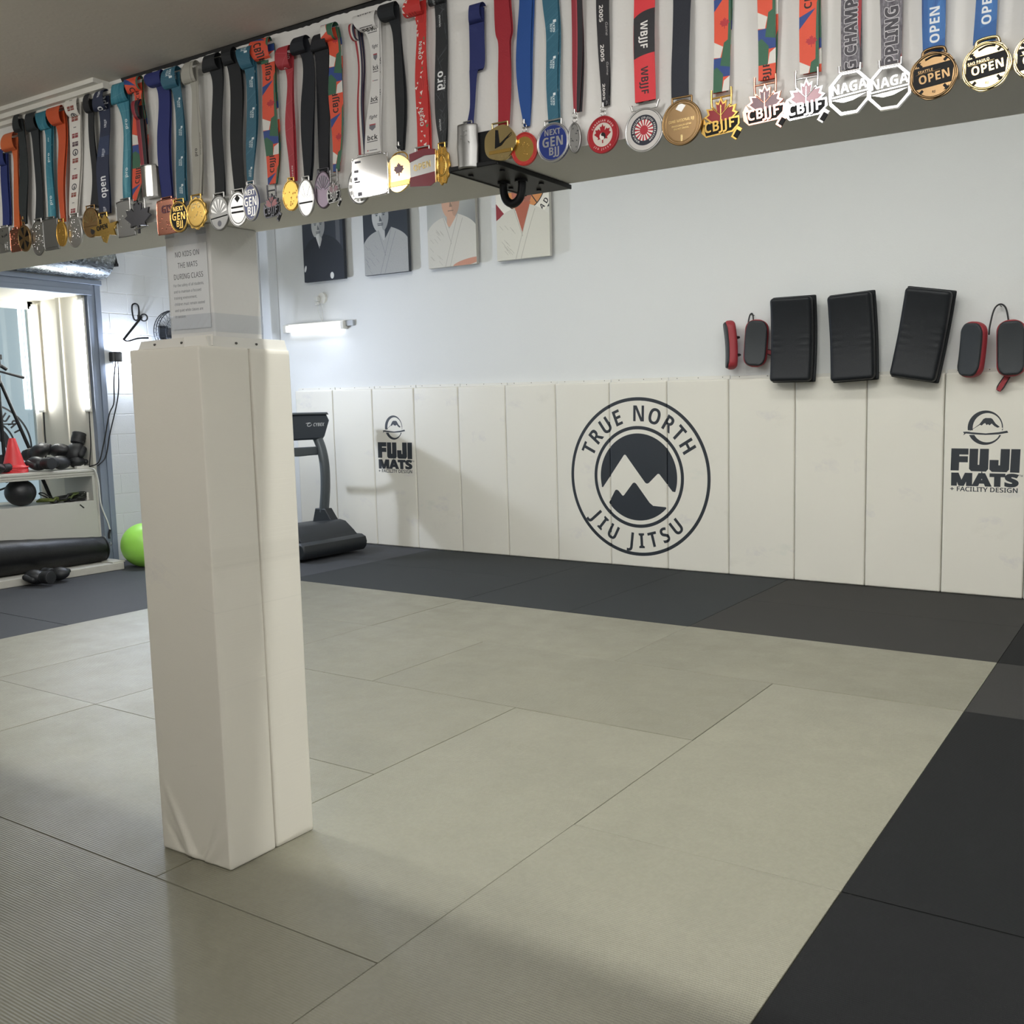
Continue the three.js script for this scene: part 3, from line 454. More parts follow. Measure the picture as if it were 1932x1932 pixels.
{
  const b = thing('slam_ball', 'large black rubber ball on the lower shelf', 'ball', [-9.47, 0.646, 2.85]);
  const g = new THREE.SphereGeometry(0.132, 40, 28).scale(1, 0.97, 1).translate(0, 0.128, 0); part(b, 'ball', g, std([34, 34, 37], 0.4, 0, { bumpMap: tiled(grit, 8, 4), bumpScale: 0.0005 }));
  part(b, 'seam', at(new THREE.TorusGeometry(0.1322, 0.0016, 6, 60), 0, 0.128, 0, 0.3, 0.4), black);
  const col = [[26, 27, 26], [92, 102, 44], [30, 31, 30], [84, 96, 50], [40, 44, 38]], lab = ['thin black hose loop leaning behind the bands', 'olive green resistance band coiled next to the black ball', 'black resistance band in the middle of the lower shelf', 'olive green resistance band tangled over the black ones', 'dark band coil at the jamb end of the lower shelf'];
  [[2.60, 0.1, 0.07, 0.006], [2.60, 0.02, 0.085, 0.011], [2.47, 0.03, 0.08, 0.013], [2.42, 0.05, 0.085, 0.009], [2.30, 0.03, 0.06, 0.014]].forEach(([z, y, r, w], i) => {
    const t = thing('resistance_band', lab[i], 'band', [-9.46, 0.647, z], 'bands on the lower shelf'); const pts = [], n = 26, turns = i ? 2 : 1;
    for (let k = 0; k < n * turns; k++) { const a = k / n * 2 * Math.PI; pts.push([r * Math.cos(a) * (0.8 + 0.25 * Math.sin(a * 1.5 + i)), w + y * (0.5 + 0.5 * Math.sin(a + i)) + (k / n) * w * 1.2, r * 1.15 * Math.sin(a) * (0.9 + 0.2 * Math.cos(a * 2.5 + i))]); }
    part(t, 'band', tube(pts, w, true, n * turns * 2, 8), std(col[i], 0.55)); part(t, 'handle', at(new THREE.CylinderGeometry(w * 1.5, w * 1.5, 0.07, 12), r * 0.6, w * 1.6, -r * 0.4, 1.4, i), black);
  });
  const w = thing('small_box', 'small white carton on the lower shelf by the jamb', 'box', [-9.44, 0.646, 2.225]); part(w, 'carton', rbox(0.05, 0.075, 0.035, 0.003, 0, 0.0375, 0), whiteTrim); part(w, 'flap', rbox(0.05, 0.002, 0.03, 0.0005, 0, 0.076, 0), cordWhite);
}
{ // tripod stand behind the shelf
  const t = thing('tripod_stand', 'black tripod stand with a side handle behind the shelf', 'tripod', [-10.06, 0.62, 2.67]);
  part(t, 'pole', rod([0, 0.25, 0], [0, 1.4, 0], 0.016), blackMetal);
  part(t, 'head', merge(rbox(0.06, 0.08, 0.06, 0.01, 0, 1.4, 0), rbox(0.04, 0.05, 0.1, 0.006, 0, 1.46, 0), rod([0, 1.38, -0.03], [0, 1.34, -0.09], 0.018)), blackMetal);
  part(t, 'handle', rod([0.0, 1.32, -0.02], [0.02, 1.26, -0.24], 0.010, 0.014), blackMetal);
  for (const [x, z] of [[0.03, -0.41], [-0.16, 0.3], [0.14, 0.36]]) part(t, 'leg', merge(rod([x * 0.03, 1.24, z * 0.03], [x, 0.02, z], 0.015, 0.018), at(new THREE.SphereGeometry(0.018, 10, 8), x, 0.018, z)), blackMetal);
  for (const [x, z] of [[0.03, -0.41], [-0.16, 0.3], [0.14, 0.36]]) part(t, 'spreader', rod([0, 0.8, 0], [x * 0.36, 0.8, z * 0.36], 0.006), blackMetal);
  part(t, 'collar', at(new THREE.CylinderGeometry(0.03, 0.026, 0.08, 16), 0, 1.24, 0), blackMetal);
}
{ // heavy bag lying on the curb
  const t = thing('punching_bag', 'long black leather punching bag lying on the curb', 'punching bag', [-9.03, 0.076, 2.33]);
  const L = 1.75, n = 70, prof = []; for (let i = 0; i <= n; i++) { const u = i / n, e = Math.min(1, Math.min(u, 1 - u) / 0.02); prof.push(new THREE.Vector2((0.118 + 0.045 * Math.min(1, u * 1.7)) * Math.sqrt(Math.max(0.0001, 1 - (1 - e) * (1 - e) * 0.55)), u * L)); }
  prof.unshift(new THREE.Vector2(0.001, 0)); prof.push(new THREE.Vector2(0.001, L));
  let g = new THREE.LatheGeometry(prof, 56); const p = g.attributes.position;
  for (let i = 0; i < p.count; i++) {
    let x = p.getX(i), y = p.getY(i), z = p.getZ(i); const r = Math.hypot(x, z), a = Math.atan2(z, x), u = y / L, base = 0.118 + 0.045 * Math.min(1, u * 1.7);
    const k = 1 + (0.012 * Math.sin(u * 60 + 2 * a) * Math.exp(-Math.pow((u - 0.42) / 0.08, 2)) + 0.01 * Math.sin(u * 90 + a * 3 + 2 * Math.sin(a * 2)) * Math.exp(-Math.pow((u - 0.04) / 0.06, 2)) * 2 + 0.006 * Math.sin(u * 23 + a * 2.0)) * (r / base);
    x *= k; z *= k; if (z > 0.0) z *= 1; p.setXYZ(i, x, y, z);
  }
  g.rotateX(Math.PI / 2); { const q = g.attributes.position; for (let i = 0; i < q.count; i++) { const u = q.getZ(i) / L, base = 0.118 + 0.045 * Math.min(1, u * 1.7); let yy = q.getY(i) + base; yy = Math.max(0, yy * 1.0); if (yy < 0.02) yy = 0.5 * yy; q.setY(i, yy); } }
  g.computeVertexNormals();
  part(t, 'body', g, std([12, 13, 15], 0.38, 0, { bumpMap: tiled(grit, 10, 6), bumpScale: 0.0012 }));
  part(t, 'end_seam', at(new THREE.TorusGeometry(0.115, 0.005, 8, 40), 0, 0.118, 0.022), black);
  for (const a of [0.5, 1.6, 2.7, 4.6]) part(t, 'buckle', merge(at(new THREE.TorusGeometry(0.018, 0.004, 6, 16), 0.1 * Math.cos(a), 0.118 + 0.1 * Math.sin(a), -0.006), rbox(0.025, 0.03, 0.006, 0.002, 0.085 * Math.cos(a), 0.118 + 0.085 * Math.sin(a), 0.0)), std([170, 172, 176], 0.3, 0.9), 'chrome ring');
  const b = thing('exercise_ball', 'green inflatable exercise ball behind the pillar', 'ball', [-8.76, 0, 2.08]);
  const eb = new THREE.SphereGeometry(0.218, 48, 36); { const q = eb.attributes.position; for (let i = 0; i < q.count; i++) { const y = q.getY(i), k = 1 + 0.0022 * Math.sin(y * 260); q.setXYZ(i, q.getX(i) * k, Math.max(y, -0.212), q.getZ(i) * k); } eb.computeVertexNormals(); }
  part(b, 'ball', eb.translate(0, 0.212, 0), std([160, 226, 92], 0.4)); part(b, 'valve', at(new THREE.CylinderGeometry(0.012, 0.012, 0.006, 12), 0.15, 0.212 + 0.15, -0.05, 0, 0, -0.78), std([90, 150, 50], 0.4));
}
// ------------------------------------------------------------------ treadmill
{
  const t = thing('treadmill', 'dark grey treadmill in the corner, its motor hood facing the mats', 'treadmill', [-7.42, 0, 0.86]);
  const dark = std([34, 38, 42], 0.5), grey = std([84, 90, 94], 0.42, 0.3), W = 0.86;
  const hood = (w, pts, r) => at(extr(shapeOf(pts), w - 2 * r, r, 8), 0, 0, -w / 2 + r);
  part(t, 'hood', toCreasedNormals(hood(W, [[-0.02, 0.03], [0.02, 0.07], [0.03, 0.12], [0.015, 0.17], [-0.04, 0.195], [-0.75, 0.195], [-0.75, 0.03]], 0.014), 0.6), dark);
  part(t, 'upper_hood', toCreasedNormals(hood(W - 0.1, [[-0.05, 0.19], [-0.1, 0.24], [-0.22, 0.33], [-0.3, 0.345], [-0.75, 0.30], [-0.75, 0.19]], 0.016), 0.6), dark);
  part(t, 'deck', rspan(-1.75, -0.7, 0.05, 0.17, -0.38, 0.38, 0.015), dark);
  part(t, 'belt', rspan(-1.73, -0.7, 0.165, 0.178, -0.27, 0.27, 0.005), black);
  for (const s of [-1, 1]) part(t, 'side_rail', rspan(-1.74, -0.7, 0.165, 0.2, s * 0.33 - 0.05, s * 0.33 + 0.05, 0.01), grey);
  for (const s of [-1, 1]) {
    part(t, 'upright_boot', toCreasedNormals(at(extr(shapeOf([[-0.28, 0.30], [-0.60, 0.30], [-0.55, 0.46], [-0.40, 0.46]]), 0.09, 0.008), 0, 0, s * 0.30 - 0.045), 0.6), dark);
    const pts = [[-0.47, 0.42], [-0.43, 0.7], [-0.43, 0.95], [-0.47, 1.12], [-0.53, 1.24]].map(([x, y]) => V(x, y, s * 0.30)), c = new THREE.CatmullRomCurve3(pts), sh = ellipse(0.055, 0.045, 20);
    part(t, 'upright', new THREE.ExtrudeGeometry(sh, { extrudePath: c, steps: 24, bevelEnabled: false, curveSegments: 12 }), grey);
    part(t, 'handrail', tube([[-0.5, 1.12, s * 0.3], [-0.62, 1.06, s * 0.31], [-0.85, 1.03, s * 0.33], [-1.0, 1.03, s * 0.33]], 0.022), grey);
    for (const x of [-0.6, -1.65]) part(t, 'foot', at(new THREE.CylinderGeometry(0.03, 0.035, 0.05, 14), x, 0.025, s * 0.33), black);
  }
  part(t, 'crossbar', rbox(0.06, 0.09, 0.56, 0.012, -0.5, 1.08, 0), grey);
  const con = part(t, 'console', toCreasedNormals(at(extr(shapeOf([[-0.43, 0.0], [0.43, 0.0], [0.45, 0.03], [0.44, 0.2], [0.40, 0.27], [-0.40, 0.27], [-0.44, 0.2], [-0.45, 0.03]].map(([a, b]) => [a, b > 0.2 ? b : b]).map(([a, b]) => [a * (0.78 + 0.22 * Math.min(1, b / 0.2)), b])), 0.1, 0.02), -0.58, 1.20, 0, 0, Math.PI / 2), 0.7), std([44, 52, 62], 0.45));
  part(con, 'cap', toCreasedNormals(at(extr(shapeOf([[-0.42, 0], [0.42, 0], [0.40, 0.026], [-0.40, 0.026]]), 0.14, 0.01), -0.60, 1.462, 0, 0, Math.PI / 2), 0.6), grey);
  const cy = canvasTex(512, 128, (x, w, h) => { x.fillStyle = '#000'; x.fillRect(0, 0, w, h); x.fillStyle = x.strokeStyle = '#fff'; x.font = 'italic bold 84px sans-serif'; x.textBaseline = 'middle'; x.fillText('CYBEX', 180, 66); x.lineWidth = 12; x.beginPath(); x.ellipse(100, 64, 52, 26, -0.25, 0.2, 5.6); x.stroke(); x.beginPath(); x.moveTo(20, 40); x.lineTo(110, 30); x.stroke(); });
  cy.colorSpace = THREE.NoColorSpace;
  part(con, 'lettering', new THREE.PlaneGeometry(0.30, 0.075).rotateY(Math.PI / 2).translate(-0.4585, 1.36, -0.24), new THREE.MeshStandardMaterial({ color: rgb(205, 210, 214), alphaMap: cy, alphaTest: 0.5, roughness: 0.5 }));
}
// ------------------------------------------------------------------ kick shields and thai pads on the wall
const shieldLeather = phys([22, 25, 29], { roughness: 0.42, specularIntensity: 0.55, bumpMap: tiled(grit, 14), bumpScale: 0.0008 }), shieldEdge = phys([22, 25, 28], { roughness: 0.55, specularIntensity: 0.6 });
[[-2.795, 2.04, 0.0, 'black leather kick shield next to the small red pads'], [-2.29, 2.035, 0.055, 'middle black leather kick shield of the three on the wall'], [-1.745, 2.03, -0.17, 'tilted black leather kick shield nearest the large pads']].forEach(([x, y, tilt, label], i) => {
  const t = thing('kick_shield', label, 'kick shield', [x, y, 0.002], 'black kick shields'); t.rotation.z = tilt;
  const ph = i * 2.1, curve = (q) => { const v = q.y / 0.35; q.z += 0.035 * v * v; };
  const cush = part(t, 'cushion', cushion(0.355, 0.69, 0.10, 0.034, 26, 52, 8, (q) => {
    if (q.z > 0) q.z += 0.004 * Math.exp(-Math.pow((q.y + 0.03) / 0.1, 2)) * Math.sin(q.y * 120 + ph + 4 * q.x) * Math.max(0, Math.abs(q.x) * 6 - 0.25) + 0.006 * (1 - Math.pow(q.x / 0.18, 2));
    curve(q);
  }).translate(0, 0, 0.078), shieldLeather);
  part(t, 'backing', cushion(0.375, 0.71, 0.024, 0.008, 14, 30, 2, curve).translate(0.005, 0.004, 0.014), shieldEdge);
  part(cush, 'piping', tube(Array.from({ length: 48 }, (_, k) => { const a = k / 48 * 2 * Math.PI, c = Math.cos(a), s = Math.sin(a), e = (v, h) => Math.sign(v) * Math.pow(Math.abs(v), 0.16) * h; const y = e(s, 0.338); return [e(c, 0.171), y, 0.108 + 0.035 * y * y / 0.1225]; }), 0.004, true, 120, 6), shieldEdge);
  for (const s of [-0.12, 0.12]) part(t, 'strap', tube([[-0.14, s, 0.012], [-0.05, s, -0.006], [0.05, s, -0.006], [0.14, s, 0.012]], 0.005), black);
});
const padRed = std([150, 44, 52], 0.5, 0, { bumpMap: tiled(grit, 12), bumpScale: 0.0006 }), padBlack = std([34, 39, 43], 0.5, 0, { bumpMap: tiled(grit, 14), bumpScale: 0.0006 });
function thaiPad(label, pos, rot, w, h, tail) {
  const t = thing('thai_pad', label, 'kick pad', pos, 'red and black kick pads'); t.rotation.set(rot[0], rot[1], rot[2], 'YXZ');
  const rounded = (ww, hh) => (q) => { const rc = 0.42 * ww, dy = Math.abs(q.y) - (hh / 2 - rc); if (dy > 0) q.x *= (ww / 2 - rc + Math.sqrt(Math.max(0, rc * rc - Math.min(dy, rc) ** 2)) + 0.004) / (ww / 2 + 0.004); q.z += 0.35 * q.y * q.y; };
  const body = part(t, 'body', cushion(w, h, 0.085, 0.036, 16, 40, 8, rounded(w, h)).translate(0, 0, 0.045), padRed);
  part(body, 'face', cushion(w * 0.9, h * 0.93, 0.03, 0.014, 16, 40, 4, rounded(w * 0.9, h * 0.93)).translate(0, 0, 0.083), padBlack);
  part(body, 'edge_cord', tube(Array.from({ length: 40 }, (_, k) => { const a = k / 40 * 2 * Math.PI, e = (v, q) => Math.sign(v) * Math.pow(Math.abs(v), 0.5) * q; const y = e(Math.sin(a), h * 0.462); return [e(Math.cos(a), w * 0.447), y, 0.083 + 0.35 * y * y]; }), 0.004, true, 100, 6), black);
  for (const s of [-0.09, 0.06]) part(t, 'forearm_strap', tube([[-w * 0.42, s, 0.03], [-w * 0.2, s, -0.012], [w * 0.2, s, -0.012], [w * 0.42, s, 0.03]], 0.009), black);
  if (tail) { const [a, x, y, L] = tail; part(t, 'strap_end', at(merge(rbox(0.035, L, 0.008, 0.003, 0, -L / 2, 0)), x, y, 0.02, 0, 0, a), padRed); part(t, 'strap_binding', at(tube([[-0.018, 0.0, 0], [-0.018, -L * 0.9, 0], [0, -L, 0], [0.018, -L * 0.9, 0], [0.018, 0, 0]], 0.004), x, y, 0.02, 0, 0, a), black); }
  return t;
}
thaiPad('small red and black kick pad turned sideways on the wall', [-3.31, 2.025, 0.03], [0.05, -1.05, 0.05], 0.17, 0.42);
thaiPad('small black faced kick pad with red edge beside the first kick shield', [-3.135, 2.025, 0.02], [0, 0.28, -0.07], 0.20, 0.40, [1.35, 0.08, -0.06, 0.09]);
thaiPad('left of the two large red edged kick pads at the right', [-1.345, 1.90, 0.035], [0, -0.40, -0.09], 0.20, 0.42);
thaiPad('right of the two large red edged kick pads, with a red strap hanging', [-1.10, 1.90, 0.02], [0, 0.10, 0.03], 0.205, 0.42, [-0.55, -0.02, -0.19, 0.14]);
for (const [x, y, w, h, label] of [[-3.19, 2.20, 0.05, 0.085, 'small black cord loop holding the sideways pads'], [-1.19, 2.08, 0.14, 0.155, 'tall black cord loop holding the two large pads']]) {
  const t = thing('hanging_cord', label, 'cord', [x, y, ZB + 0.06]);
  part(t, 'cord', tube([[-w / 2, -0.07, 0.03], [-w / 2 * 0.95, 0.0, 0.015], [-w * 0.24, h * 0.86, 0], [0, h, -0.005], [w * 0.24, h * 0.86, 0], [w / 2 * 0.95, 0, 0.015], [w / 2, -0.05, 0.03]], 0.0065, false, 60), black);
  part(t, 'hook', rod([0, h - 0.012, -0.06], [0, h - 0.012, 0.004], 0.004), nailMat);
}
// ------------------------------------------------------------------ canvas prints high on the back wall
const PW = 0.635, PH = 0.92;
const prints = [
  ['dark portrait print of a man in a black robe', (x, w, h) => {
    x.fillStyle = '#343a44'; x.fillRect(0, 0, w, h); x.fillStyle = '#5a5d63'; x.fillRect(w * 0.83, 0, w * 0.1, h * 0.6);
    head(x, w * 0.40, h * 0.34, w * 0.165, h * 0.165, '#b9bab8', '#4a4d54', true); x.fillStyle = '#272c35';
    x.beginPath(); x.moveTo(0, h * 0.66); x.quadraticCurveTo(w * 0.1, h * 0.5, w * 0.33, h * 0.47); x.lineTo(w * 0.42, h * 0.62); x.lineTo(w * 0.52, h * 0.45); x.quadraticCurveTo(w * 0.9, h * 0.5, w, h * 0.68); x.lineTo(w, h); x.lineTo(0, h); x.fill();
    x.fillStyle = '#d8dad8'; x.beginPath(); x.moveTo(w * 0.33, h * 0.46); x.lineTo(w * 0.41, h * 0.44); x.lineTo(w * 0.42, h * 0.62); x.fill();
    x.fillStyle = '#e2e3df'; x.beginPath(); x.ellipse(w * 0.70, h * 0.95, w * 0.045, h * 0.04, 0, 0, 7); x.fill(); x.beginPath(); x.ellipse(w * 0.04, h * 0.84, w * 0.025, h * 0.04, 0.3, 0, 7); x.fill();
  }],
  ['grey portrait print of a man in a light judo jacket', (x, w, h) => {
    x.fillStyle = '#2f353d'; x.fillRect(0, 0, w, h); head(x, w * 0.40, h * 0.34, w * 0.19, h * 0.19, '#b4b5b3', '#3a3e45', true); jacket(x, w, h, '#a3a4a2', '#84878a', 0.50, 420);
  }],
  ['colour portrait print of an older man with arms folded in white', (x, w, h) => {
    const g = x.createLinearGradient(0, 0, w, h * 0.6); g.addColorStop(0, '#8f9290'); g.addColorStop(0.5, '#b4b5b0'); g.addColorStop(1, '#7c7e7c'); x.fillStyle = g; x.fillRect(0, 0, w, h);
    head(x, w * 0.50, h * 0.30, w * 0.185, h * 0.18, '#c8a088', '#7c6a5e', false); jacket(x, w, h, '#cbc8be', '#aaa69c', 0.46, 60);
    x.fillStyle = '#c08a74'; x.beginPath(); x.ellipse(w * 0.82, h * 0.97, w * 0.3, h * 0.035, -0.14, 0, 7); x.fill();
  }],
  ['portrait print of a man before an orange ringed emblem', (x, w, h) => {
    x.fillStyle = '#d6d3c8'; x.fillRect(0, 0, w, h); x.fillStyle = '#23262b'; x.fillRect(w * 0.93, 0, w * 0.07, h * 0.5);
    x.fillStyle = '#e8e4d8'; x.beginPath(); x.arc(w * 0.52, h * 0.22, w * 0.60, 0, 7); x.fill(); x.lineWidth = 8; x.strokeStyle = '#2a2626'; x.beginPath(); x.arc(w * 0.52, h * 0.22, w * 0.42, 0, 7); x.fillStyle = '#cf8a52'; x.fill(); x.stroke();
    for (const a of [0.2, 0.9, 2.2, 2.9]) { x.beginPath(); x.moveTo(w * 0.52, h * 0.22); x.lineTo(w * (0.52 + 0.42 * Math.cos(a)), h * 0.22 + w * 0.42 * Math.sin(a)); x.stroke(); }
    x.fillStyle = '#2a2626'; arcText(x, 'DE', w * 0.52, h * 0.22, w * 0.57, 3.85, 3.45, false, w * 0.12); arcText(x, 'DA', w * 0.52, h * 0.22, w * 0.57, 5.75, 5.35, true, w * 0.12);
    x.fillStyle = '#8e3038'; x.beginPath(); x.moveTo(0, h * 0.4); x.lineTo(w * 0.16, h * 0.52); x.lineTo(0, h * 0.58); x.fill();
    head(x, w * 0.50, h * 0.28, w * 0.2, h * 0.19, '#b8705a', '#6a4238', false); x.fillStyle = '#ad614a'; x.beginPath(); x.moveTo(w * 0.34, h * 0.42); x.lineTo(w * 0.66, h * 0.42); x.lineTo(w * 0.5, h * 0.74); x.fill(); jacket(x, w, h, '#d3d0c3', '#aca89b', 0.47, 20, true);
  }],
];
function head(x, cx, cy, rx, ry, skin, dark, grim) {
  x.fillStyle = skin; x.fillRect(cx - rx * 0.45, cy + ry * 0.5, rx * 0.95, ry * 1.0); x.beginPath(); x.ellipse(cx, cy, rx, ry, 0, 0, 7); x.fill();
  x.fillStyle = dark; x.beginPath(); x.ellipse(cx, cy - ry * 0.62, rx * 1.04, ry * 0.55, 0, Math.PI, 0); x.fill(); x.globalAlpha = 0.28; x.beginPath(); x.ellipse(cx + rx * 0.55, cy + ry * 0.15, rx * 0.42, ry * 0.75, 0.12, 0, 7); x.fill(); x.globalAlpha = 0.8;
  for (const s of [-1, 1]) { x.fillRect(cx + s * rx * 0.42 - rx * 0.2, cy - ry * 0.18, rx * 0.4, ry * 0.05); x.beginPath(); x.ellipse(cx + s * rx * 0.42, cy - ry * 0.06, rx * 0.13, ry * 0.045, 0, 0, 7); x.fill(); }
  x.beginPath(); x.moveTo(cx - rx * 0.05, cy - ry * 0.05); x.lineTo(cx + rx * 0.2, cy + ry * 0.32); x.lineTo(cx - rx * 0.14, cy + ry * 0.32); x.fill(); x.fillRect(cx - rx * 0.32, cy + ry * 0.52, rx * 0.64, ry * 0.055); if (grim) { x.fillRect(cx - rx * 0.36, cy + ry * 0.43, rx * 0.7, ry * 0.05); } x.globalAlpha = 1;
}
function jacket(x, w, h, c, line, top, grain, vneck) {
  x.fillStyle = c; x.beginPath(); x.moveTo(0, h * (top + 0.14)); x.quadraticCurveTo(w * 0.1, h * (top + 0.03), w * 0.36, h * top); if (vneck) x.lineTo(w * 0.5, h * (top + 0.27)); else x.lineTo(w * 0.46, h * (top + 0.13)); x.lineTo(w * 0.64, h * (top - 0.02)); x.quadraticCurveTo(w * 0.92, h * (top + 0.04), w, h * (top + 0.12)); x.lineTo(w, h); x.lineTo(0, h); x.fill();
  x.strokeStyle = line; x.lineWidth = 5; for (const d of [0, 0.1]) { x.beginPath(); x.moveTo(w * (0.64 + d), h * (top - 0.01 + d * 0.4)); x.quadraticCurveTo(w * (0.5 + d), h * (top + 0.25), w * (0.36 + d), h); x.stroke(); }
  x.beginPath(); x.moveTo(w * 0.34, h * top); x.lineTo(w * 0.5, h * (top + 0.3)); x.stroke(); x.lineWidth = 3; for (let i = 0; i < 14; i++) { const a = R(0.02, 0.3), b = R(top + 0.12, 0.95); x.beginPath(); x.moveTo(w * a, h * b); x.lineTo(w * (a + 0.07), h * (b + 0.05)); x.stroke(); }
  x.fillStyle = line; x.globalAlpha = 0.25; for (let i = 0; i < grain * 6; i++) x.fillRect(w * rnd(), h * R(top + 0.1, 1), 4, 3); x.globalAlpha = 1;
}
[-8.293, -7.352, -6.447, -5.557].forEach((cx, i) => {
  const t = thing('canvas_print', prints[i][0], 'picture', [cx, 2.95, ZB]), tex = canvasTex(512, 742, prints[i][1]);
  const side = std([[46, 50, 58], [60, 64, 70], [176, 174, 166], [196, 194, 186]][i], 0.7);
  const fr = part(t, 'frame', rbox(PW, PH, 0.04, 0.004, 0, PH / 2, 0.062), side);
  part(fr, 'print', new THREE.PlaneGeometry(PW - 0.004, PH - 0.004).translate(0, PH / 2, 0.0826), new THREE.MeshStandardMaterial({ map: tex, roughness: 0.55 }));
  part(t, 'hanger', merge(rbox(0.3, 0.04, 0.044, 0.004, 0, PH - 0.12, 0.021), rbox(0.3, 0.02, 0.044, 0.004, 0, 0.1, 0.021)), std([150, 130, 100], 0.7));
});
// ------------------------------------------------------------------ medals on the beam
const metalOf = (c, r) => std(c, r, 1, { roughnessMap: null });
const GOLD = metalOf([222, 184, 104], 0.26), GOLDM = metalOf([206, 164, 84], 0.36), SILVER = metalOf([200, 200, 198], 0.36), CHROME = metalOf([232, 232, 234], 0.10), PEWTER = metalOf([150, 150, 148], 0.42), BRONZE = metalOf([150, 122, 84], 0.4), BRONZED = metalOf([132, 108, 78], 0.33), COPPER = metalOf([216, 150, 128], 0.22), DARKM = metalOf([84, 84, 88], 0.36), PALEGOLD = metalOf([226, 204, 150], 0.22);
const eRed = std([146, 30, 40], 0.3), eBlack = phys([18, 19, 21], { roughness: 0.5, specularIntensity: 0.4 }), eBlue = std([34, 52, 120], 0.3), eWhite = std([226, 224, 218], 0.35), ePink = std([196, 150, 160], 0.3), ePlum = std([104, 52, 66], 0.3), eWine = std([122, 44, 54], 0.35);
// ribbon prints; canvas units are millimetres, the foot of the canvas lies at the medal
function ribbonTex(base, draw) {
  return canvasTex(128, 1280, (x) => { x.scale(3.2, 2.56); x.fillStyle = base; x.fillRect(0, 0, 40, 500); draw(x); }, true);
}
function vtext(x, s, size, cx, cy, up, fill, stretch = 1, weight = 'bold', stroke) {
  x.save(); x.translate(cx, cy); x.rotate(up ? -Math.PI / 2 : Math.PI / 2); x.scale(stretch, 1); x.font = `${weight} ${size}px sans-serif`; x.textAlign = 'center'; x.textBaseline = 'middle'; if (stroke) { x.strokeStyle = stroke[0]; x.lineWidth = stroke[1]; x.lineJoin = 'round'; x.strokeText(s, 0, 0); } x.fillStyle = fill; x.fillText(s, 0, 0); x.restore();
}
const polyFill = (x, c, pts) => { x.fillStyle = c; x.beginPath(); pts.forEach((p, i) => x[i ? 'lineTo' : 'moveTo'](...p)); x.closePath(); x.fill(); };
const LEAF = [[0, 1], [0.13, 0.72], [0.3, 0.8], [0.24, 0.38], [0.46, 0.6], [0.53, 0.48], [0.82, 0.52], [0.73, 0.24], [0.95, 0.12], [0.5, -0.24], [0.56, -0.42], [0.08, -0.36], [0.06, -0.78]];
const leafPts = (s, cx = 0, cy = 0) => [...LEAF, ...[...LEAF].reverse().slice(0, -1).map(([a, b]) => [-a, b])].map(([a, b]) => [cx + a * s, cy + b * s]);
